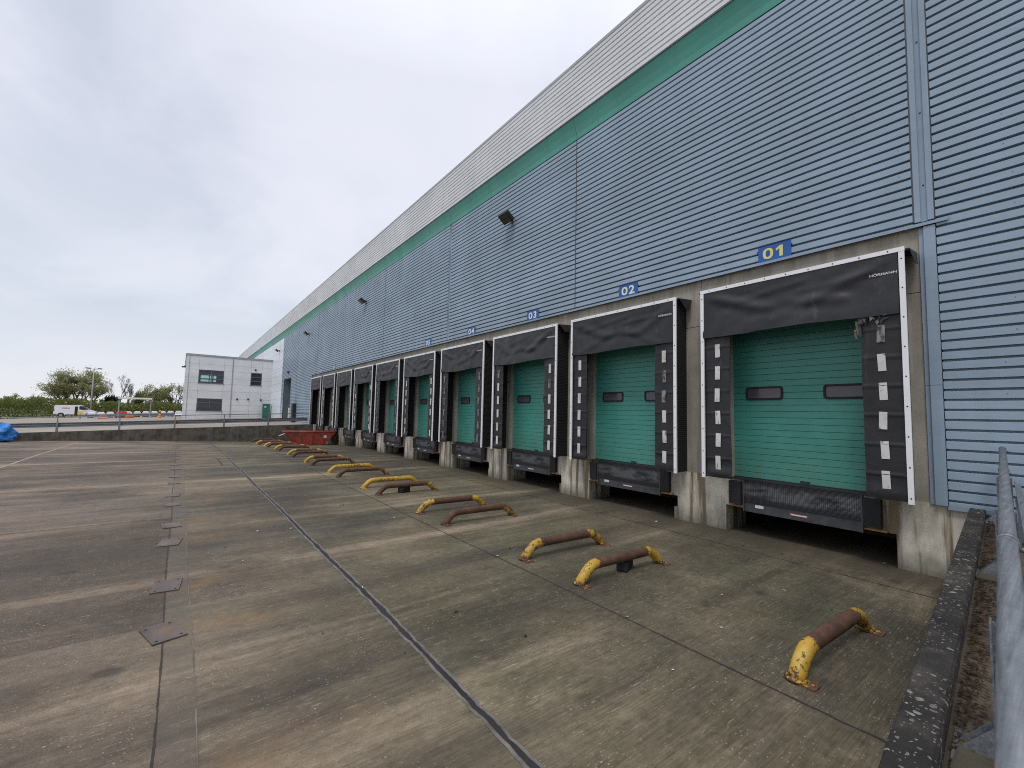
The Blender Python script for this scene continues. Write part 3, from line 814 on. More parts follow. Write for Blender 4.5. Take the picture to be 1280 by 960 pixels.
    for cu, cx in ((rc, .335), (lc, W - .345)):
        for k in range(6):
            s = MB(); s.box(-.052, .052, 0, .005, -.14, .14)
            for v in range(len(s.v)): pass
            mk = None
            if not marks:
                mk = s.build('reflective_mark', 'worn white mark', cu)
            else:
                mk = marks[0].copy(); COL.objects.link(mk); mk.parent = cu
            mk.location = (cx + rnd.uniform(-.012, .012), F - .036, .335 + .47 * k); mk.rotation_euler = (0, R(rnd.uniform(-2, 2)), 0)
            marks.append(mk)
            if seed > 11 and rnd.random() < .14:
                mk.data = mk.data.copy(); mk.data.materials.clear(); mk.data.materials.append(M['faded mark'])
    return t
protos = []
looks = ['black dock shelter at the {o} bay from the near kerb{x}']
extra = [', its curtain torn', ', under the sign reading zero two', ', under the sign reading zero three', ', under the sign reading zero four', ', under the sign reading zero five',
         ', with no sign above', ', second without a sign above', ', just beyond the red skip end', ', last but one along the wall', ', the last one before the far retaining wall']
extra[7] = ', third from the far end'
extra[8] = ', last but one'
extra[9] = ', last before the far wall'
def setz(t, i):
    t.location = (bx(i), 0, DZ)
    tag(t, 'black dock shelter, %s from the near kerb%s' % (ORD[i], extra[i]), 'dock shelter', 'dock shelters along the warehouse wall')
for i in range(NB):
    if i < 6:
        t = shelter(11 + 7 * i); protos.append(t)
    else:
        t = copy_tree(protos[i - 4])
    setz(t, i)
# the torn corner and faded mark on the first shelter, and its maker's strip
t = protos[0]
rcs = [c for c in t.children if c.name.startswith('side_curtain')]
for c in rcs:
    mk = [m for m in c.children]
    if any(m.location.x < 1 for m in mk):
        top = max(mk, key=lambda m: m.location.z)
        top.data = top.data.copy(); top.data.materials.clear(); top.data.materials.append(M['faded mark']); top['label'] = 'rubbed off reflective mark'
s = MB(); rnd = random.Random(5)
for k in range(26):
    x = .60 - .34 * rnd.random() ** 1.5; z = 2.93 + rnd.uniform(-.06, .06)
    a = rnd.uniform(0, 6.28); l = rnd.uniform(.02, .07)
    d = Vector((math.cos(a), rnd.uniform(0, .5), math.sin(a))) * l; e_ = Vector((-math.sin(a), .3, math.cos(a))) * l * .4
    c = Vector((x, .585 + rnd.random() * .03, z)); s.quad([c - d, c + e_, c + d, c - e_], rnd.randrange(2))
for k in range(7):
    x = .60 + rnd.uniform(-.03, .05); z = 2.85 - rnd.random() * .15
    s.quad([(x, .59, z + .1), (x + .03, .60, z + .08), (x + .02, .6, z - .05), (x - .01, .59, z - .07)], rnd.randrange(2))
s.build('torn_patch', ['torn foam', 'black tarp'], t)

def text_mesh(txt, size, ext, offs=0., sx=1.):
    cu = bpy.data.curves.new('lettering', 'FONT'); cu.body = txt; cu.size = size; cu.extrude = ext; cu.offset = offs
    cu.align_x = 'CENTER'; cu.align_y = 'CENTER'; cu.resolution_u = 4
    o = bpy.data.objects.new('lettering', cu); COL.objects.link(o)
    bpy.context.view_layer.update()
    me = bpy.data.meshes.new_from_object(o.evaluated_get(bpy.context.evaluated_depsgraph_get()))
    bpy.data.objects.remove(o); bpy.data.curves.remove(cu)
    # text lies in XY facing +Z and reads along +X; stand it up facing +Y, reading along -X
    for v in me.vertices:
        x, y, z = v.co; v.co = (-x * sx, z, y)
    me.flip_normals() if False else None
    xs = [v.co.x for v in me.vertices]; zs = [v.co.z for v in me.vertices]
    mx, mz = (min(xs) + max(xs)) / 2, (min(zs) + max(zs)) / 2
    for v in me.vertices: v.co.x -= mx; v.co.z -= mz
    return me
lg = text_mesh('HÖRMANN', .055, .001, .0012, 1.25); lg.materials.append(M['white label'])
for i in range(7):
    tt = [o for o in bpy.data.objects if o.name.startswith('dock_shelter') and o.parent is None and abs(o.location.x - bx(i)) < .01][0]
    hd = [c for c in tt.children if c.name.startswith('head_curtain')][0]
    # find cloth depth there
    co = [v.co for v in hd.data.vertices if abs(v.co.x - .27) < .16 and abs(v.co.z - 3.66) < .06]
    yy = max(c.y for c in co) + .004
    o = bpy.data.objects.new('maker_strip', lg); COL.objects.link(o); o.parent = hd; o.location = (.27, yy, 3.66); o.rotation_euler = (0, R(0), 0)

# ------------------------------------------------------------------ levellers
def leveller():
    t = thing('dock_leveller', None, None)
    b = MB(); b.box(.80, 2.77, .004, .07, -.47, -.02); b.build('lip_plate', 'tread plate', t)
    b = MB(); b.box(.78, 2.79, -.10, .055, -.66, -.475); b.box(.775, .80, .004, .085, -.66, -.02); b.box(2.77, 2.795, .004, .085, -.66, -.02)
    b.build('lip_beam', 'dark grey steel', t)
    b = MB(); b.box(.5, 3.08, -.11, .075, -.018, .012); b.build('sill', 'black steel', t)
    for x in (.52, 2.83):
        b = MB(); b.box(x, x + .25, .003, .105, -.54, -.06, bev=.012)
        for z in (-.17, -.43):
            b.tube([(x + .125, .1035, z), (x + .125, .108, z)], .022, 10, 1)
        b.build('bumper', ['black rubber', 'joint black'], t)
        b = MB(); b.box(x - .06, x + .27, .002, .05, -.60, -.565); b.build('bumper_bracket', 'rust edge', t)
    b = MB(); b.box(2.40, 2.56, .056, .059, -.56, -.50); b.build('rating_plate', 'white label', t)
    b = MB(); b.box(1.62, 1.92, .056, .059, -.585, -.545); b.box(1.635, 1.905, .0592, .0605, -.575, -.555, 1); b.build('maker_plate', ['red label', 'white label'], t)
    return t
lev = leveller()
for i in range(NB):
    t = lev if i == 0 else copy_tree(lev)
    t.location = (bx(i), 0, DZ)
    tag(t, 'black dock leveller below the %s green dock door from the near kerb%s' % (ORD[i], ', tread worn' if i == 0 else ''), 'dock leveller', 'dock levellers under the dock doors')

# ------------------------------------------------------------------ bay number signs
def number_mesh(n):
    """two bold wide numerals side by side, standing in the XZ plane and read along -X"""
    b = MB(); H, W = .225, .20
    for j, ch in enumerate(n):
        cx = .118 - .236 * j
        if ch == '1':
            P1 = [(-.02, -H / 2), (.045, -H / 2), (.045, H / 2), (-.01, H / 2), (-.085, H / 2 - .05), (-.085, H / 2 - .10), (-.02, H / 2 - .068)]
            b.prism([(cx - p[0], p[1]) for p in P1], 0, .004, 'Y')
        elif ch == '0':
            o = [(W / 2 * math.copysign(abs(math.cos(a)) ** .8, math.cos(a)), H / 2 * math.copysign(abs(math.sin(a)) ** .85, math.sin(a))) for a in [2 * math.pi * k / 28 for k in range(28)]]
            q = [(p[0] * .44, p[1] * .62) for p in o]
            for k in range(28):
                k2 = (k + 1) % 28
                b.quad([(cx - o[k][0], .004, o[k][1]), (cx - o[k2][0], .004, o[k2][1]), (cx - q[k2][0], .004, q[k2][1]), (cx - q[k][0], .004, q[k][1])])
                b.quad([(cx - o[k][0], .0, o[k][1]), (cx - o[k2][0], .0, o[k2][1]), (cx - o[k2][0], .004, o[k2][1]), (cx - o[k][0], .004, o[k][1])])
        else:
            me = text_mesh(ch, .315, .002, .009, 1.2)
            i0 = len(b.v); b.v += [(v.co.x + cx, v.co.y + .002, v.co.z) for v in me.vertices]
            for f in me.polygons: b.f.append(tuple(i0 + k for k in f.vertices)); b.mi.append(0); b.sm.append(False)
            bpy.data.meshes.remove(me)
    me = bpy.data.meshes.new('number'); me.from_pydata(b.v, [], b.f); me.update()
    return me
for i, n in enumerate(['01', '02', '03', '04', '05', None, None, None, '09', '10']):
    if not n: continue
    cx = 3.745 + BAY * i - (.3 if i > 1 else 0) + (.5 if i > 7 else 0)
    if i in (1,): cx = 7.41
    t = thing('number_sign', 'small blue sign with yellow number %s above the %s dock bay' % ({'01': 'zero one', '02': 'zero two', '03': 'zero three', '04': 'zero four', '05': 'zero five', '09': 'zero nine', '10': 'ten'}[n], ORD[i]), 'sign', (cx, .045, 5.83), group='bay number signs')
    b = MB(); b.box(-.31, .31, .012, .03, -.165, .165); b.box(-.33, -.31, .0, .03, .05, .09, 1); b.box(.31, .33, .0, .03, .05, .09, 1); b.build('board', ['sign blue', 'lamp black'], t)
    me = number_mesh(n); me.materials.append(M['sign yellow' if n == '01' else 'sign pale'])
    o = bpy.data.objects.new('number', me); COL.objects.link(o); o.parent = t; o.location = (0, .0315, 0)

# ------------------------------------------------------------------ floodlights
def floodlight():
    t = thing('floodlight', None, None)
    b = MB(); b.box(-.03, .03, 0, .05, -.12, .12); b.tube([(0, .03, .02), (0, .22, .06)], .022, 8); b.box(-.2, -.18, .16, .3, -.02, .03); b.box(.18, .2, .16, .3, -.02, .03); b.box(-.2, .2, .15, .17, .0, .03)
    b.build('bracket', 'lamp black', t)
    m = Matrix.Translation((0, .33, 0)) @ Matrix.Rotation(R(-52), 4, 'X')
    b = MB(); b.box(-.27, .27, -.10, .05, -.2, .2, M4=m, bev=.02)
    for k in range(7): b.box(-.22, .22, -.14, -.10, -.17 + k * .05, -.155 + k * .05, M4=m)
    b.build('housing', 'lamp black', t)
    b = MB(); b.box(-.235, .235, .051, .056, -.165, -.01, M4=m); b.box(-.235, .235, .051, .056, .01, .165, M4=m); b.build('lens', 'floodlight glass', t)
    return t
fl0 = floodlight()
for k, (x, z, lab) in enumerate([(12.75, 9.66, 'black twin floodlight high on the blue wall, nearest the camera'), (29.0, 9.72, 'black floodlight on the blue wall, second along the row'), (45.3, 9.75, 'black floodlight on the blue wall beyond the last dock bay'), (61.2, 9.75, 'black floodlight on the white panel wall near the office')]):
    t = fl0 if k == 0 else copy_tree(fl0)
    t.location = (x, .05, z); tag(t, lab, 'floodlight', 'floodlights on the warehouse wall')

# ------------------------------------------------------------------ wheel guides
def guide_mesh():
    t = thing('wheel_guide', None, None)
    r, zc = .074, .235; L = .89
    pts = [(0, L, -.01), (0, L - .02, .04)]
    for k in range(1, 7):
        a = k / 7; pts.append((0, L - .03 - .25 * a - .03 * a * a, .05 + (zc - .05) * (1 - (1 - a) ** 1.7)))
    pts += [(0, L - .35, zc)] + [(0, L - .35 - (L * 2 - .70) * k / 10, zc) for k in range(1, 10)] + [(0, -L + .35, zc)]
    for k in range(6, 0, -1):
        a = k / 7; pts.append((0, -(L - .03 - .25 * a - .03 * a * a), .05 + (zc - .05) * (1 - (1 - a) ** 1.7)))
    pts += [(0, -L + .02, .04), (0, -L, -.01)]
    b = MB(); b.tube(pts, r, 20); b.build('rail', 'guide paint and rust', t)
    for y in (L, -L):
        b = MB(); b.box(-.175, .085, y - .07, y + .07, .0, .014); b.tube([(-.135, y, .014), (-.135, y, .026)], .015, 6, 1); b.tube([(0, y, .012), (0, y, .034)], [.098, .08], 16)
        b.build('foot_plate', ['guide paint and rust', 'rust edge'], t)
    return t
gd = guide_mesh(); n = 0
paints = {0: .03, 1: .05, 2: .02, 3: -.16, 4: .02, 5: -.22, 6: .40, 7: -.22, 8: .36, 9: -.2, 10: .1, 11: -.24, 12: .14, 13: -.18, 14: .1, 15: -.22, 16: .16, 17: -.2, 18: .08, 19: -.2}
look = {0: 'rust brown wheel guide with yellow ends, nearest the kerb wall', 1: 'rusty wheel guide with yellow edges and a black rubber chock under it', 2: 'rusty wheel guide with yellow ends paired behind the one over the black chock',
        3: 'dark rusty wheel guide in the second pair from the near kerb', 4: 'rusty wheel guide with a yellow near end in the second pair from the near kerb',
        5: 'dark brown wheel guide with a rubber lump below, third pair from the kerb', 6: 'almost fully yellow wheel guide of the third pair from the kerb'}
for i in range(NB):
    for s_, x in ((0, 1.70), (1, 4.44)):
        t = gd if n == 0 else copy_tree(gd)
        xx = x + BAY * i; t.location = (xx, 4.0, gz(xx, 4.0)); t.rotation_euler = (0, 0, R(-2.2 if n == 0 else random.uniform(-3.4, -1.2)))
        for c in t.children: c['paint'] = float(paints[n])
        lab = look.get(n)
        if not lab:
            lab = '%s wheel guide on the %s side of the %s dock bay from the kerb' % ('yellow ended' if s_ == 0 else 'dark rusty', 'nearer' if s_ == 0 else 'farther', ORD[i])
        tag(t, lab, 'wheel guide', 'steel wheel guides in front of the docks'); n += 1
for (x, y, lab) in ((4.52, 3.85, 'black rubber lump under the rusty wheel guide nearest but one to the kerb'), (12.5, 4.1, 'black rubber lump under the dark guide of the third pair')):
    b = MB(); b.box(-.09, .09, -.2, .16, 0, .16, bev=.03)
    o = b.build('rubber_block', 'black rubber', None, (x, y, 0)); o.rotation_euler = (0, 0, .4); tag(o, lab, 'rubber block', 'rubber lumps under the guides')

# ------------------------------------------------------------------ steel cover plates on the thin joint
def plate_mesh():
    b = MB(); b.box(-.235, .235, -.15, .15, .002, .016)
    for sx in (-1, 1):
        for sy in (-1, 1): b.tube([(sx * .185, sy * .105, .016), (sx * .185, sy * .105, .018)], .015, 8, 1)
    return b.build('cover_plate', ['rusty steel plate', 'joint black'])
pl = plate_mesh(); pos_ = []
for k in range(9):
    pos_ += [6.02 + 3.92 * k, 7.55 + 3.92 * k]
pos_ = [6.02, 7.55, 9.90, 11.31, 13.7, 15.11, 17.55, 19.15, 21.5, 23.0, 25.5, 27.0, 29.5, 31.0, 33.5, 35.0]
NUM = ['first', 'second', 'third', 'fourth', 'fifth', 'sixth', 'seventh', 'eighth', 'ninth', 'tenth', 'eleventh', 'twelfth', 'thirteenth', 'fourteenth', 'fifteenth', 'sixteenth']
for k, x in enumerate(pos_):
    o = pl if k == 0 else pl.copy()
    if k: COL.objects.link(o)
    y = 9.575 + .002 * max(0, x - 8); o.location = (x, y, gz(x, y)); o.rotation_euler = (0, 0, R((16, -5, -8, 5, 1, -6, 3, 0)[k % 8]))
    tag(o, ('skewed rusty steel plate with four holes, nearest of the row along the joint' if k == 0 else '%s rusty steel plate from the near end of the row along the yard joint' % NUM[k]), 'steel plate', 'rusty plates along the joint')

# ------------------------------------------------------------------ near kerb wall
b = MB(); n_ = 60
def kp(v, side, z):
    y = 24 * v; j = .006 * mnoise.noise((y * 3, side * 5., z))
    return (kx(y) - (.17 if side else 0) + j, y, z)
for side in (0, 1):
    b.grid(lambda u, v: kp(v, side, -.4 + (1.13 - .037 * 24 * v + .4) * u + .0), 2, n_, smooth=False)
b.grid(lambda u, v: (kx(24 * v) - .17 + .17 * (.08 + .84 * u), 24 * v, 1.15 - .037 * 24 * v + .004 * mnoise.noise((u * 3, v * 90, 0))), 4, n_, smooth=False)
for side, u in ((0, 1), (1, 0)):
    b.grid(lambda w, v: tuple(Vector(kp(v, side, 1.13 - .037 * 24 * v)).lerp(Vector((kx(24 * v) - .17 + .17 * (.08 + .84 * u), 24 * v, 1.15 - .037 * 24 * v + .004 * mnoise.noise((u * 3, v * 90, 0)))), w)), 1, n_, smooth=False)
b.quad([(kx(0), 0.004, -.4), (kx(0) - .17, .004, -.4), (kx(0) - .17, .004, 1.13), (kx(0), .004, 1.13)])
tag(b.build('kerb_wall', 'lichen kerb'), 'dark concrete kerb wall with pale lichen spots beside the platform railing', 'retaining wall')

# railings: tube on posts with a corrugated crash barrier
def w_beam(b, pts, h0, out, th=.004):
    prof = [(0, 0), (.0, .03), (.055, .06), (.06, .10), (.012, .135), (.012, .175), (.06, .21), (.055, .25), (0, .28), (0, .31)]
    for (ya, za), (yb, zb) in zip(prof, prof[1:]):
        for p, q in zip(pts, pts[1:]):
            for o in (0, th):
                b.quad([Vector(p) + out * (ya + o) + Vector((0, 0, h0 + za)), Vector(q) + out * (ya + o) + Vector((0, 0, h0 + za)), Vector(q) + out * (yb + o) + Vector((0, 0, h0 + zb)), Vector(p) + out * (yb + o) + Vector((0, 0, h0 + zb))])
    for p, q in zip(pts, pts[1:]):
        for z in (h0, h0 + .31):
            b.quad([Vector(p) + Vector((0, 0, z)), Vector(q) + Vector((0, 0, z)), Vector(q) + out * .004 + Vector((0, 0, z)), Vector(p) + out * .004 + Vector((0, 0, z))])
def railing(label, p0, p1, posts, base_drop, hand, rad, out, gusset, beam=.32):
    """p0 and p1: ends on the ground line of the posts."""
    p0, p1 = Vector(p0), Vector(p1); d = (p1 - p0); L = d.length; t = d.normalized()
    th = Vector((t.x, t.y, 0)).normalized(); n = Vector(out)
    root = thing('railing', label, 'railing', tuple(p0))
    def P(s): return t * s
    b = MB(); b.tube([P(-.02) + Vector((0, 0, hand)), P(L * .5) + Vector((0, 0, hand)), P(L) + Vector((0, 0, hand))], rad, 18)
    b.tube([P(-.035) + Vector((0, 0, hand)), P(-.02) + Vector((0, 0, hand))], rad * 1.08, 18)
    b.build('handrail', 'galvanised steel', root)
    b = MB(); w_beam(b, [P(k * L / 12) + n * .09 for k in range(13)], beam, n)
    b.build('crash_beam', 'galvanised steel', root, fix=False)
    for s in posts:
        c = P(s); b = MB()
        m4 = Matrix.Translation(c) @ Matrix(((th.x, n.x, 0, 0), (th.y, n.y, 0, 0), (0, 0, 1, 0), (0, 0, 0, 1)))
        hp = beam + .33
        b.box(-.055, .055, -.075, -.067, -base_drop, hp, M4=m4); b.box(-.055, .055, .067, .075, -base_drop, hp, M4=m4); b.box(-.004, .004, -.067, .067, -base_drop, hp, M4=m4)
        b.box(-.03, .03, -.006, .006, hp - .06, hand - rad + .004, M4=m4)
        if gusset:
            b.box(-.16, .16, -.22, .22, .0, .014, M4=m4)
            for xx in (-.045, .045):
                i = len(b.v); b.v += [tuple(m4 @ Vector(q)) for q in ((xx, -.075, .014), (xx, -.205, .014), (xx, -.075, .17), (xx + .008, -.075, .014), (xx + .008, -.205, .014), (xx + .008, -.075, .17))]
                for q in ((0, 1, 2), (3, 5, 4), (0, 3, 4, 1), (1, 4, 5, 2)): b.f.append(tuple(i + k for k in q)); b.mi.append(0); b.sm.append(False)
        b.build('post', 'galvanised steel', root)
        b = MB(); b.tube([P(s - .03) + Vector((0, 0, hand)), P(s + .03) + Vector((0, 0, hand))], rad * 1.16, 18)
        b.tube([c + n * (rad * 1.1) + Vector((0, 0, hand - .03)), c + n * (rad * 1.1 + .03) + Vector((0, 0, hand - .03))], .012, 6)
        b.build('clamp', 'galvanised steel', root)
    return root
def xr(y): return .775 - .081 * y
railing('galvanised tube railing with crash barrier on the platform beside the camera', (xr(.3), .3, gP(.3)), (xr(13), 13, gP(13)), (.05, 2.85, 6.1, 9.3, 12.4), .0, 1.04, .033, (-1, -.081, 0), True)
b = MB()
for y in (3.15, 6.4, 9.6):
    b.box(xr(y) - .5, xr(y) + .2, y - .26, y + .26, gP(y) - .1, gP(y) + .03 - .0, bev=.01)
tag(b.build('footing', 'platform'), 'low concrete footings under the railing posts', kind='structure')

# far retaining wall and its railing
b = MB(); NY = 46
def top(y): return ZC - 1.24 - .036 * max(y, 0)
b.grid(lambda u, v: (42.0, .0 + 46 * v - .0, -.6 + (max(top(46 * v), .05) + .6) * u), 1, 60, smooth=False)
b.grid(lambda u, v: (42.35, 46 * v, -.6 + (max(top(46 * v), .05) + .6) * u), 1, 60, smooth=False)
b.grid(lambda u, v: (42.0 + .35 * u, 46 * v, max(top(46 * v), .05)), 1, 60, smooth=False)
for y in (.0, 46): b.quad([(42, y, -.6), (42.35, y, -.6), (42.35, y, max(top(y), .05)), (42, y, max(top(y), .05))])
b.box(41.985, 42.0, 5.6, 5.63, -.5, 1.0)
tag(b.build('retaining_wall', 'retaining wall'), 'stained dark concrete retaining wall across the far end of the yard', 'retaining wall')
railing('grey crash barrier with a thin handrail along the top of the far wall', (42.17, .45, top(.45)), (42.17, 32, top(32)), (3.15 - .05, 6.25, 9.4, 12.55, 15.7, 18.85, 22, 25.1, 28.3), 0, .98, .024, (1, 0, 0), False, .30)

# blue sack at the wall
b = MB()
def sack(u, v):
    a = 2 * math.pi * u; e = math.pi * v
    n1 = mnoise.noise((math.cos(a) * 1.4, math.sin(a) * 1.4, v * 3)); n2 = mnoise.noise((math.cos(a) * 4, math.sin(a) * 4, v * 8 + 3))
    r = math.sin(e) ** .5 * (1 + .22 * n1 + .12 * n2)
    z = .42 * (1 + math.cos(e)) * (1 + .25 * n1) + (.34 * max(0, math.cos(a - 4.5)) ** 6 * max(0, math.cos(e)) ** 2)
    return (.62 * r * math.cos(a), .86 * r * math.sin(a), max(z, 0))
b.grid(sack, 48, 26, smooth=False)
tag(b.build('plastic_sack', 'blue plastic', None, (41.0, 18.55, gz(41, 18.5))), 'crumpled bright blue plastic sack lying against the far wall', 'sack')
# scrap of blue film near the railing
b = MB(); b.grid(lambda u, v: (.16 * (u - .5) + .02 * mnoise.noise((u * 5, v * 5, 0)), .26 * (v - .5), .035 + .035 * mnoise.noise((u * 4, v * 6, 2.))), 10, 14, smooth=False)
tag(b.build('plastic_scrap', 'blue plastic', None, (kx(6.95) - .27, 6.98, gP(6.95) + .0)), 'small crumpled blue plastic scrap among the leaves by the kerb', 'litter')

# ------------------------------------------------------------------ red skip
t = thing('skip', 'battered red steel skip standing by the far dock bays', 'skip', (34.9, 1.85, gz(34.9, 1.85)))
b = MB(); hy, hb, hx, Hs = 1.72, .92, .80, 1.0
def ring(y, x, z): return [(-x, -y, z), (x, -y, z), (x, y, z), (-x, y, z)]
A = ring(hb, hx * .92, .05); Bq = ring(hy, hx, Hs); A2 = ring(hb - .05, hx * .92 - .04, .1); B2 = ring(hy - .05, hx - .04, Hs)
for k in range(4):
    k2 = (k + 1) % 4
    b.quad([A[k], A[k2], Bq[k2], Bq[k]]); b.quad([A2[k], A2[k2], B2[k2], B2[k]]); b.quad([Bq[k], Bq[k2], B2[k2], B2[k]])
b.quad(A); b.quad(A2)
b.build('body', 'skip red', t)
b = MB()
for (p, q) in zip(Bq, Bq[1:] + Bq[:1]): b.tube([Vector(p), Vector(q)], .035, 8)
for y in (-.75, .0, .75):
    b.box(-hx - .03, -hx * .95, y - .04, y + .04, .1, Hs - .05); b.box(hx * .95, hx + .03, y - .04, y + .04, .1, Hs - .05)
b.box(-hx * .9, hx * .9, -.8, -.7, 0, .05); b.box(-hx * .9, hx * .9, .7, .8, 0, .05)
b.build('rim', 'skip red', t)
for sx in (-1, 1):
    for sy in (-1, 1):
        b = MB(); b.tube([(sx * (hx - .02), sy * (hy - .4), Hs - .18), (sx * (hx + .11), sy * (hy - .4), Hs - .18)], .05, 10); b.build('lifting_lug', 'skip red', t)
b = MB(); b.box(-hx - .035, -hx - .0305, -1.0, -.8, .55, .75); b.build('sticker', 'white label', t)
b = MB(); b.tube([(-.3, hy - .1, Hs - .1), (-.35, hy + .35, Hs - .28)], .03, 6); b.build('loose_batten', 'canopy white', t)

# ------------------------------------------------------------------ office block
OF = thing('office_block', 'two-storey pale grey panelled office block at the far end of the warehouse', 'office building', (65.9, 0, gU(66, 4)))
ox, ob = 65.9, gU(66, 4)
def Z(rel): return ZC + rel - ob
cols = [9.30, 9.02, 8.03, 5.43, 4.52, 2.50, 1.24, .02]
zr = [6.36, 5.42, 4.70, 3.72, 3.05, 2.1, 1.17, .42, -.36, -1.0, -1.9]
wins = {2: [(3.05, 4.70), (-.36, 1.17)], 5: [(3.05, 4.70)]}
b = MB(); g = .007
for ci, (ya, yb) in enumerate(zip(cols, cols[1:])):
    for za, zb in zip(zr, zr[1:]):
        if any(w0 - .01 <= zb and za <= w1 + .01 for w0, w1 in wins.get(ci, [])): continue
        b.box(-.05, 0, yb + g, ya - g, Z(zb) + g, Z(za) - g)
b.build('front_wall', 'office panel', OF)
b = MB()
for za, zb in zip(zr, zr[1:]):
    for k in range(4): b.box(.02 + 4.8 * k, 4.79 + 4.8 * k, 9.3, 9.35, Z(zb) + g, Z(za) - g)
b.build('side_wall', 'office panel', OF)
b = MB(); b.box(.1, 19, .03, 9.29, Z(-1.9), Z(6.3))
b.build('core', 'grey trim', OF)
b = MB(); b.box(-.1, 19.1, .02, 9.42, Z(6.37), Z(6.6)); b.build('roof', 'grey trim', OF)
for ya, yb in ((4.47, 4.57), (9.0, 9.04)):
    b = MB(); b.box(-.09, -.05, ya, yb, Z(-1.2), Z(6.36)); b.build('downpipe', 'grey trim', OF)
def owin(y0, y1, z0, z1, kind):
    b = MB(); f = .06
    b.box(-.03, .0, y0, y0 + f, z0, z1); b.box(-.03, .0, y1 - f, y1, z0, z1); b.box(-.03, 0, y0 + f, y1 - f, z0, z0 + f); b.box(-.03, 0, y0 + f, y1 - f, z1 - f, z1)
    H = z1 - z0
    for k in (1, 2): b.box(-.028, 0, y0 + f, y1 - f, z0 + H * k / 3 - .035, z0 + H * k / 3 + .035)
    if kind != 'small': b.box(-.026, 0, (y0 + y1) / 2 - .035, (y0 + y1) / 2 + .035, z0 + f, z1 - f)
    b.box(-.12, 0, y0 - .1, y1 + .1, z0 - .05, z0 - .002)
    w = b.build('window', 'window frame grey', OF)
    b = MB(); b.quad([(.03, y0 + .02, z0 + .02), (.03, y1 - .02, z0 + .02), (.03, y1 - .02, z1 - .02), (.03, y0 + .02, z1 - .02)]); b.build('pane', 'dark glass', w)
    if kind == 'bright':
        b = MB(); W_ = y1 - y0
        for (a, c) in ((.60, .92), (.46, .56), (.30, .41)):
            for (d, e) in ((.12, .28), (.37, .60)):
                b.quad([(.024, y0 + W_ * a, z0 + H * d), (.024, y0 + W_ * c, z0 + H * d), (.024, y0 + W_ * c, z0 + H * e), (.024, y0 + W_ * a, z0 + H * e)])
        b.build('painted_light_pane', 'painted window light', w)  # light from the windows opposite, painted as pale quads over the dark glass
    if kind == 'grille':
        b = MB()
        for k in range(26): b.box(-.036, -.031, y0 + .05 + (y1 - y0 - .1) * k / 26, y0 + .05 + (y1 - y0 - .1) * k / 26 + .03, z0 + .05, z0 + H * .66)
        for k in range(9): b.box(-.042, -.037, y0 + .05, y1 - .05, z0 + .05 + H * .6 * k / 8, z0 + .08 + H * .6 * k / 8)
        b.build('grille', 'mesh grille', w)
owin(5.45, 8.01, Z(3.07), Z(4.68), 'bright'); owin(5.45, 8.01, Z(-.34), Z(1.15), 'grille'); owin(1.26, 2.48, Z(3.07), Z(4.68), 'small')
for (y, z) in ((3.85, 1.2), (2.65, 1.23), (1.2, 1.2), (2.0, 5.1)):
    b = MB(); b.box(-.18, -.05, y - .09, y + .09, Z(z) - .1, Z(z) + .1, bev=.02); b.build('wall_lamp', 'lamp black', OF)
b = MB(); b.box(.1, .4, 9.36, 9.75, Z(4.85), Z(5.0)); b.box(.2, .26, 9.35, 9.5, Z(4.95), Z(5.1)); b.build('wall_lamp', 'lamp black', OF)
# green cabinet
t = thing('cabinet', 'dark green metal cabinet standing in the corner by the office wall', 'cabinet', (65.1, .62, gU(65, .6)))
b = MB(); b.box(-.3, .3, -.42, .42, .1, 1.78, bev=.02); b.box(-.32, .32, -.44, .44, 1.78, 1.83); b.box(-.26, .26, -.4, .4, 0, .1); b.build('body', 'cabinet green', t)
b = MB(); b.box(-.315, -.302, -.012, .4, .16, 1.72); b.box(-.315, -.302, -.4, -.018, .16, 1.72); b.build('door', 'cabinet green', t)
b = MB(); b.box(-.32, -.316, .05, .25, 1.35, 1.55); b.build('notice', 'white label', t)

# ------------------------------------------------------------------ things on the upper yard
def rail_far():
    p0, p1 = Vector((80.0, 10.2, gU(80, 10.2))), Vector((78.5, 20.0, gU(78.5, 20.)))
    root = thing('guard_rail', 'grey crash barrier in front of the row of white plastic barriers', 'crash barrier', tuple(p0))
    d = p1 - p0; b = MB(); w_beam(b, [d * (k / 6) for k in range(7)], .28, Vector((-1, 0, 0))); b.build('beam', 'galvanised steel', root, fix=False)
    for k in range(5):
        c = d * (k / 4 * .96 + .02); b = MB(); b.box(c.x + .03, c.x + .12, c.y - .05, c.y + .05, c.z - .05, c.z + .72); b.build('post', 'galvanised steel', root)
rail_far()
def barrier():
    L, H = .84, .86
    b = MB(); n_ = 12
    prof = [(-.28, 0), (-.28, .22), (-.14, .40), (-.12, .80), (-.05, H), (.05, H), (.12, .80), (.14, .40), (.28, .22), (.28, 0)]
    secs = [(-.5, .45), (-.45, .78), (-.30, 1.), (.30, 1.), (.45, .78), (.5, .45)]
    R_ = [[(p[0], s * L, p[1] * (k if p[1] > .5 else 1)) for p in prof] for s, k in secs]
    for a, c in zip(R_, R_[1:]):
        for k in range(len(prof) - 1): b.quad([a[k], c[k], c[k + 1], a[k + 1]])
    b.quad(R_[0]); b.quad(R_[-1][::-1])
    b.box(-.285, -.281, -.35, .35, .06, .18, 1)
    return b
bw = barrier().build('plastic_barrier', ['barrier white', 'dark grey steel'])
br_ = barrier().build('plastic_barrier', ['barrier red', 'dark grey steel'])
bo = barrier().build('plastic_barrier', ['orange plastic', 'dark grey steel'])
bn = 0
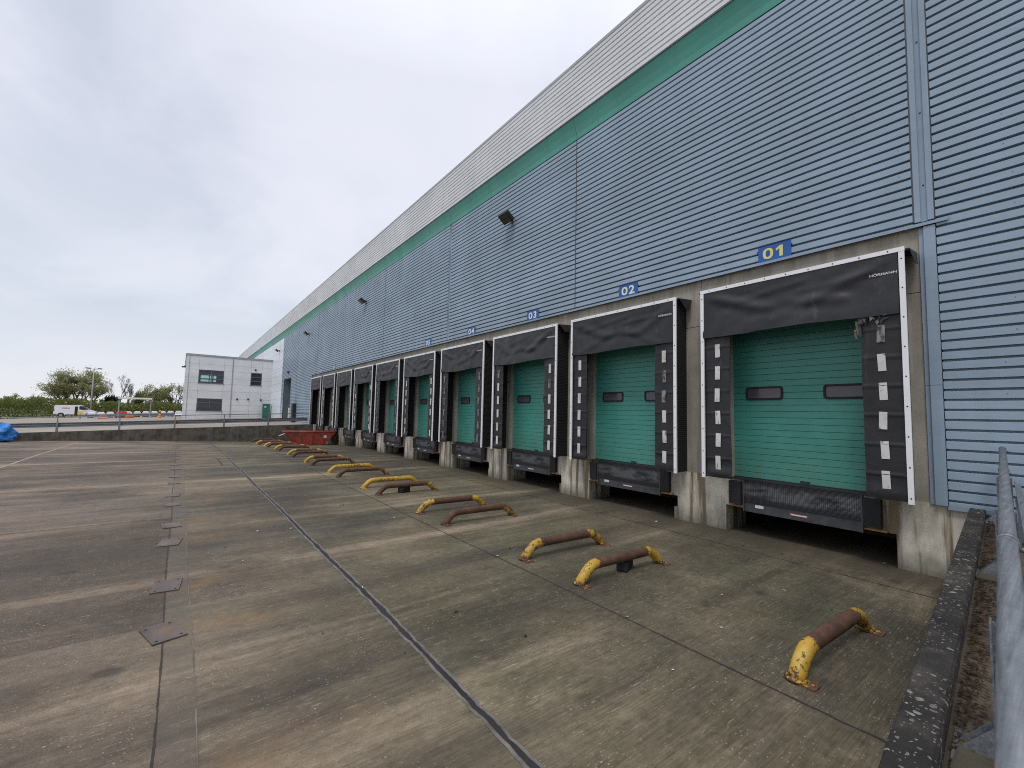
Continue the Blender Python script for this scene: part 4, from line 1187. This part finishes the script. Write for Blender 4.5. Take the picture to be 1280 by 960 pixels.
for k in range(11):
    f = k / 10; y = 19.0 - (19.0 - 9.75) * f; x = 80.6 + 1.0 * f
    if k == 3:
        o = br_; lab = 'red plastic barrier standing among the row of white ones'
    else:
        o = bw if bn == 0 else bw.copy()
        if bn: COL.objects.link(o)
        lab = ['white plastic barrier nearest the van', 'white plastic barrier second from the van', 'white plastic barrier just before the red one'][bn] if bn < 3 else 'white plastic barrier, %s beyond the red one towards the office' % ORD[bn - 3]
        bn += 1
    o.location = (x, y, gU(x, y) + .0); tag(o, lab, 'barrier', 'plastic barriers on the upper yard')
for k, (x, y, lab) in enumerate([(78.3, 17.6, 'orange plastic barrier lying low in front of the crash barrier'), (77.6, 14.9, 'orange plastic barrier lying low below the white canopy')]):
    o = bo if k == 0 else bo.copy()
    if k: COL.objects.link(o)
    o.location = (x, y, gU(x, y)); o.rotation_euler = (0, R(0), R(12 * k - 5)); o.scale = (1, 1.2, .45); tag(o, lab, 'barrier', 'orange barriers on the upper yard')
o = br_.copy(); COL.objects.link(o); o.location = (80.35, 15.75, gU(80, 15.7) + .03); tag(o, 'second red plastic barrier overlapping the white row', 'barrier', 'plastic barriers on the upper yard')
# white canopy frame
t = thing('canopy_frame', 'white goal-shaped canopy frame behind the plastic barriers', 'canopy', (76.5, 14.4, gU(76.5, 14.4)))
b = MB(); b.prism([(-.5, 2.72), (.5, 2.68), (.5, 2.5), (-.5, 2.52)], -1.72, 1.72, 'Y'); b.build('canopy_roof', 'canopy white', t)
for y in (-1.6, 1.6):
    b = MB(); b.box(-.06, .06, y - .06, y + .06, 0, 2.52); b.build('leg', 'grey trim', t)
# orange post
t = thing('marker_post', 'orange marker post standing near the office corner', 'marker post', (74, 11.7, gU(74, 11.7)))
b = MB(); b.tube([(0, 0, 0), (0, 0, .12), (0, 0, .121), (0, 0, .95), (0, 0, 1.05)], [.24, .22, .13, .11, .05], 10); b.build('post', 'orange plastic', t)
b = MB(); b.tube([(0, 0, .6), (0, 0, .75)], .128, 10); b.build('band', 'tyre black', t)

# white van, side on
def van():
    L = 4.75
    t = thing('van', 'white panel van with its side door open and a yellow door patch', 'van', (97.3, 22.75, gU(97.3, 22.75)))
    prof = [(-2.38, .42), (-2.40, 1.05), (-2.33, 1.72), (-2.22, 1.90), (.2, 1.94), (.75, 1.86), (1.55, 1.22), (2.18, 1.02), (2.36, .82), (2.38, .40)]
    def cut(p):
        out = [p[0]] + p[1:]
        return out
    base = [(2.1, .28)]
    for cx in (1.52, -1.55):
        base += [(cx + .40 * math.cos(a), .33 + .40 * math.sin(a)) for a in [math.pi * k / 8 for k in range(9)]]
    base += [(-2.2, .30)]
    poly = prof + base
    # front of the van towards -y
    b = MB(); b.prism([(-p[0], p[1]) for p in poly], -.92, .92, 'X'); body = b.build('body', 'van white', t)
    body.data.materials.append(M['van white'])
    b = MB(); b.prism([(-.82, 1.80), (-1.50, 1.24), (-.75, 1.22), (-.45, 1.26), (-.45, 1.80)], -.935, -.921, 'X'); b.build('side_window', 'dark glass', t)
    b = MB(); b.quad([(-.80, -.83, 1.84), (.80, -.83, 1.84), (.86, -1.54, 1.27), (-.86, -1.54, 1.27)]); b.build('windscreen', 'dark glass', t)
    b = MB(); b.box(-.94, -.921, -.30, .05, .42, 1.72); b.build('side_opening', 'joint black', t)
    b = MB(); b.box(-1.0, -.945, -.88, -.30, .46, .98); b.build('open_door', 'van yellow', t)
    b = MB(); b.box(-.926, -.9205, .62, 1.5, 1.36, 1.52); b.build('lettering_strip', 'red label', t)
    b = MB(); b.box(-.93, -.921, -1.0, 1.05, .34, .48); b.box(-.93, -.921, 1.98, 2.36, .34, .5); b.build('sill_trim', 'dark grey steel', t)
    b = MB(); b.box(-.95, -.9205, 2.3, 2.39, .95, 1.35); b.build('rear_light', 'lens red', t)
    b = MB(); b.box(-.9, -.6, -2.35, -2.2, .80, .98); b.build('headlight', 'lens clear', t)
    b = MB(); b.box(-1.1, -.935, -1.05, -.95, 1.22, 1.42, bev=.02); b.build('wing_mirror', 'tyre black', t)
    for y in (-1.52, 1.55):
        for x in (-.86, .86):
            b = MB(); b.tube([(x - .11, y, .33), (x + .11, y, .33)], .335, 20); w = b.build('wheel', 'tyre black', t)
            b = MB(); b.tube([(x - .12, y, .33), (x + .12, y, .33)], .2, 14); b.build('rim', 'wheel grey', w)
    return t
van()

# lamp post
t = thing('lamp_post', 'tall grey twin-headed lamp post rising beside the birch trees', 'lamp post', (101, 21.55, gU(101, 21)))
b = MB(); b.tube([(0, 0, 0), (0, 0, 4), (0, 0, 8.1)], [.11, .09, .06], 10); b.tube([(0, -.75, 8.05), (0, 0, 7.95), (0, .75, 8.05)], .04, 8); b.build('pole', 'grey trim', t)
for s_ in (-1, 1):
    b = MB(); b.box(-.16, .16, s_ * .72 - .28, s_ * .72 + .28, 8.0, 8.16, bev=.03); b.build('lamp_head', 'dark grey steel', t)

# ------------------------------------------------------------------ vegetation
def leaf(b, c, s, rnd, mi=0):
    a = rnd.uniform(0, 6.28); e = rnd.uniform(-1.2, 1.2)
    d = Vector((math.cos(a) * math.cos(e), math.sin(a) * math.cos(e), math.sin(e))); u = d.cross(Vector((rnd.uniform(-1, 1), rnd.uniform(-1, 1), rnd.uniform(-1, 1)))).normalized()
    b.quad([c - d * s, c + u * s * .55, c + d * s, c - u * s * .55], mi)
def tree(name, label, loc, h, spread, leaves, lm, seed, dens=2., trunk_h=.25, ls=.14, group=None, cat='tree'):
    rnd = random.Random(seed); t = thing(name, label, cat, loc, group=group)
    tr = MB(); tips = []
    def branch(p, d, l, r, depth):
        pts = [p]; q = p.copy(); dd = d.copy()
        for k in range(4):
            dd = (dd + Vector((rnd.uniform(-.22, .22), rnd.uniform(-.22, .22), rnd.uniform(-.05, .16)))).normalized()
            q = q + dd * l / 4; pts.append(q.copy())
        tr.tube(pts, [r * (1 - .13 * k) for k in range(5)], 5 if depth else 8, caps=False)
        if depth >= 4: tips.extend(pts[1:]); return
        if depth >= 2: tips.extend(pts[2:])
        for k in range(rnd.choice((2, 3, 3)) + (3 if depth == 0 else 0)):
            a = rnd.uniform(0, 6.28); s = rnd.uniform(.45, .95) * spread
            nd = (dd + Vector((math.cos(a) * s, math.sin(a) * s, rnd.uniform(-.1, .35)))).normalized()
            branch(pts[rnd.choice((2, 3, 4, 4))].copy(), nd, l * rnd.uniform(.62, .82), r * .56, depth + 1)
    L0 = h * .26
    branch(Vector((0, 0, 0)), Vector((0, 0, 1)), L0, h * .016 + .03, 0)
    mz = max(p.z for p in tips); k_ = h / mz
    cx, cy, cz = (sum(p[i] for p in tips) / len(tips) for i in range(3))
    sh = lambda p: Vector((p[0] - cx * p[2] / cz, p[1] - cy * p[2] / cz, p[2]))
    tr.v = [tuple(sh(v)) for v in tr.v]; tips = [sh(p) for p in tips]
    tr.v = [tuple(Vector(v) * k_) for v in tr.v]; tips = [p * k_ for p in tips]
    tr.build('trunk', 'bark' if lm != 'bare twig' else 'bare twig', t, fix=False)
    b = MB()
    for k in range(leaves):
        p = rnd.choice(tips); sg = h * .045
        c = p + Vector((rnd.gauss(0, sg), rnd.gauss(0, sg), rnd.gauss(-sg * .3, sg)))
        if mnoise.noise((c.x * .55 + seed, c.y * .55, c.z * .55)) > .26 - .08 * dens: continue
        if c.z < h * trunk_h * .6: continue
        leaf(b, c, ls * rnd.uniform(.6, 1.4), rnd)
    b.build('crown', lm, t, fix=False)
    return t
def twigs(name, label, loc, h, spread, seed, group=None):
    rnd = random.Random(seed); t = thing(name, label, 'tree', loc, group=group); tr = MB(); cr = MB()
    def branch(b, p, d, l, r, depth):
        pts = [p]; q = p.copy(); dd = d.copy()
        for k in range(3):
            dd = (dd + Vector((rnd.uniform(-.2, .2), rnd.uniform(-.2, .2), rnd.uniform(0, .15)))).normalized(); q = q + dd * l / 3; pts.append(q.copy())
        b.tube(pts, [max(r * (1 - .15 * k), .009) for k in range(4)], 4 if depth else 7, caps=False)
        if depth >= 6: return
        for k in range(rnd.choice((2, 3)) + (2 if depth == 0 else 0)):
            a = rnd.uniform(0, 6.28); s = rnd.uniform(.5, 1.) * spread
            nd = (dd + Vector((math.cos(a) * s, math.sin(a) * s, rnd.uniform(.0, .3)))).normalized()
            branch(cr, pts[rnd.choice((2, 3, 3))].copy(), nd, l * rnd.uniform(.60, .76), r * .58, depth + 1)
    branch(tr, Vector((0, 0, 0)), Vector((0, 0, 1)), h * .36, h * .018, 0)
    tr.build('trunk', 'bare twig', t, fix=False); cr.build('crown', 'bare twig', t, fix=False)
    return t
VG = 'trees beyond the hedge'
GZ = -.2
HG = 0.35
tree('birch_tree', 'tall pale green spring tree standing behind the van, highest of the group', (114, 24.9, HG), 8.8, 1.0, 16000, 'spring leaf', 21, ls=.115, group=VG)
tree('birch_tree', 'lighter thin-leaved tree just left of the highest one', (113, 27.1, HG), 7.2, .9, 8000, 'spring leaf', 22, ls=.11, group=VG)
tree('birch_tree', 'sparse pale tree growing beside the twin-headed lamp post', (113, 22.3, HG), 6.9, .9, 4200, 'spring leaf', 25, ls=.10, group=VG)
tree('evergreen_tree', 'low dark evergreen tree between the lamp post and the bare tree', (114, 20.2, HG), 3.9, 1., 3600, 'dark leaf', 31, ls=.2, trunk_h=.1, group=VG)
twigs('bare_tree', 'bare rounded tree with fine twigs above the hedge', (112, 19.25, HG), 7.2, .62, 41, VG)
twigs('bare_tree', 'small bare tree between the rounded bare tree and the leafy group', (113, 17.8, HG), 5.6, .5, 47, VG)
tree('spring_tree', 'leafy spring tree nearest the office block, with open gaps', (111, 11.2, HG), 6.6, 1., 7600, 'spring leaf', 52, ls=.11, group=VG)
tree('spring_tree', 'loose pale tree standing second from the office block', (112, 13.4, HG), 6.5, 1., 6000, 'spring leaf', 55, ls=.11, group=VG)
tree('spring_tree', 'low dull green tree third from the office block', (112, 15.7, HG), 5.2, 1., 4600, 'hedge leaf', 58, ls=.11, group=VG)
twigs('bare_tree', 'bare tree close beside the office block corner', (114, 9.9, HG), 7.0, .5, 49, VG)
for k, (y, h, lab) in enumerate([(36.5, 4.2, 'bushy tree behind the hedge at the edge of the photo'), (33.2, 3.8, 'low tree behind the hedge, second from the edge of the photo'), (30.4, 4.2, 'low rounded tree behind the hedge between the edge trees and the birch')]):
    tree('spring_tree', lab, (113, y, HG), h, 1., 3600, 'spring leaf', 70 + k, ls=.11, group=VG)
# hedge along the far side: one clipped mass nobody could count
b = MB(); rnd = random.Random(77)
for k in range(44000):
    y = rnd.uniform(6, 60); x = 107 + rnd.gauss(0, 1.0)
    hh = 3.1 + .75 * mnoise.noise((y * .32, 1.7, 0)) + .5 * mnoise.noise((y * 1.1, 4., 0))
    z = hh * (1 - abs(rnd.gauss(0, .33))) if rnd.random() < .6 else rnd.uniform(-.1, hh * .8)
    if z < -.2: z = rnd.uniform(0, hh)
    leaf(b, Vector((x, y, HG - .7 + z * 1.18)), rnd.uniform(.08, .16), rnd)
tag(b.build('hedge', 'hedge leaf', fix=False), 'long green hedge along the far side of the upper yard', 'hedge', kind='stuff')
b = MB(); rnd = random.Random(78)
for k in range(9000):
    y = rnd.uniform(-60, 160); x = 165 + rnd.gauss(0, 3.0)
    z = (4.5 + 1.2 * mnoise.noise((y * .12, 1.7, 0))) * rnd.random() ** .6
    leaf(b, Vector((x, y, -.5 + z)), rnd.uniform(.3, .55), rnd)
tag(b.build('distant_trees', 'hedge leaf', fix=False), 'distant low tree line beyond the hedge', 'tree line', kind='stuff')

# ------------------------------------------------------------------ light
SUN_EL, SUN_AZ = R(60), math.atan2(.86, -.5)       # direction towards the sun in the ground plane
w = bpy.data.worlds.new('World'); sc.world = w; w.use_nodes = True
nt = w.node_tree; nt.nodes.clear()
sky = node(nt, 'ShaderNodeTexSky', None, None, sky_type='NISHITA', sun_disc=False, sun_elevation=SUN_EL, sun_rotation=math.pi / 2 - SUN_AZ, air_density=1., dust_density=2.)
bg1 = node(nt, 'ShaderNodeBackground', {'Color': sky.outputs[0], 'Strength': .10})
D = node(nt, 'ShaderNodeVectorMath', {0: node(nt, 'ShaderNodeTexCoord', out='Generated')}, operation='NORMALIZE')
dx, dy, dz = sep(nt, D)
dzc = math_(nt, 'MAXIMUM', dz, 0.)
k = math_(nt, 'ADD', dzc, .16)
U = comb(nt, math_(nt, 'DIVIDE', dx, k), math_(nt, 'DIVIDE', dy, k), 0.)
n1 = noise(nt, vscale(nt, U, (.95, 1.25, 1), (3.1, 1.2, 0)), 1., 8, .56, .5)
n2 = noise(nt, vscale(nt, U, (.25, .35, 1), (7., 3., 0)), 1., 4, .5, .2)
cl = math_(nt, 'ADD', math_(nt, 'MULTIPLY', n1, .55), math_(nt, 'MULTIPLY', n2, .45))
cloud = ramp(nt, cl, [(.40, (.545, .585, .685)), (.46, (.625, .655, .755)), (.505, (.69, .712, .805)), (.56, (.735, .75, .835)), (.63, (.765, .775, .85))])
# the lower sky: bluer grey bank of cloud a little above the horizon, thin pale veil beneath it
low = ramp(nt, math_(nt, 'ADD', dzc, math_(nt, 'MULTIPLY', math_(nt, 'SUBTRACT', n1, .5), .22)), [(.0, (.74, .75, .775)), (.07, (.69, .715, .76)), (.16, (.585, .64, .715)), (.30, (.70, .735, .80)), (.42, (.80, .82, .875))])
cloud = mix(nt, mrange(nt, dzc, .12, .45, .75, 0.), cloud, low)
zen = mrange(nt, dzc, .62, 1., 1., 1.75)            # overcast sky is brightest overhead
cloud = mix(nt, 1., cloud, comb(nt, zen, zen, zen), 'MULTIPLY')
bg2 = node(nt, 'ShaderNodeBackground', {'Color': cloud, 'Strength': 1.07})
ms = node(nt, 'ShaderNodeMixShader', {0: .93, 1: bg1, 2: bg2})
wo = nt.nodes.new('ShaderNodeOutputWorld'); nt.links.new(ms, wo.inputs[0])
sl = bpy.data.lights.new('sun', 'SUN'); sl.energy = 1.2; sl.angle = R(16); sl.color = (1, .96, .91)
so = bpy.data.objects.new('sun', sl); COL.objects.link(so)
sd = Vector((math.cos(SUN_EL) * math.cos(SUN_AZ), math.cos(SUN_EL) * math.sin(SUN_AZ), math.sin(SUN_EL)))
so.rotation_euler = sd.to_track_quat('Z', 'Y').to_euler(); so.location = (0, 30, 40)

# ------------------------------------------------------------------ camera
F_PX, YAW, PITCH, ROLL, CD = 545.2059, .647891, .070068, .021814, 9.571506
fw_ = Vector((math.cos(YAW) * math.cos(PITCH), -math.sin(YAW) * math.cos(PITCH), math.sin(PITCH)))
rt_ = Vector((-math.sin(YAW), -math.cos(YAW), 0)); up_ = rt_.cross(fw_)
c_, s_ = math.cos(ROLL), math.sin(ROLL)
rt2 = rt_ * c_ + up_ * s_; up2 = up_ * c_ - rt_ * s_
cd = bpy.data.cameras.new('camera'); cam = bpy.data.objects.new('camera', cd); COL.objects.link(cam)
cam.matrix_world = Matrix(((rt2.x, up2.x, -fw_.x, 0), (rt2.y, up2.y, -fw_.y, CD), (rt2.z, up2.z, -fw_.z, ZC), (0, 0, 0, 1)))
cd.sensor_width = 36; cd.sensor_fit = 'HORIZONTAL'; cd.lens = F_PX * 36 / 1280
cd.clip_start = .05; cd.clip_end = 4000
sc.camera = cam
sc.view_settings.view_transform = 'Standard'; sc.view_settings.look = 'None'; sc.view_settings.exposure = .14; sc.view_settings.gamma = 1
sc.cycles.max_bounces = 6
sc.cycles.filter_width = 1.05
sc.cycles.use_denoising = False
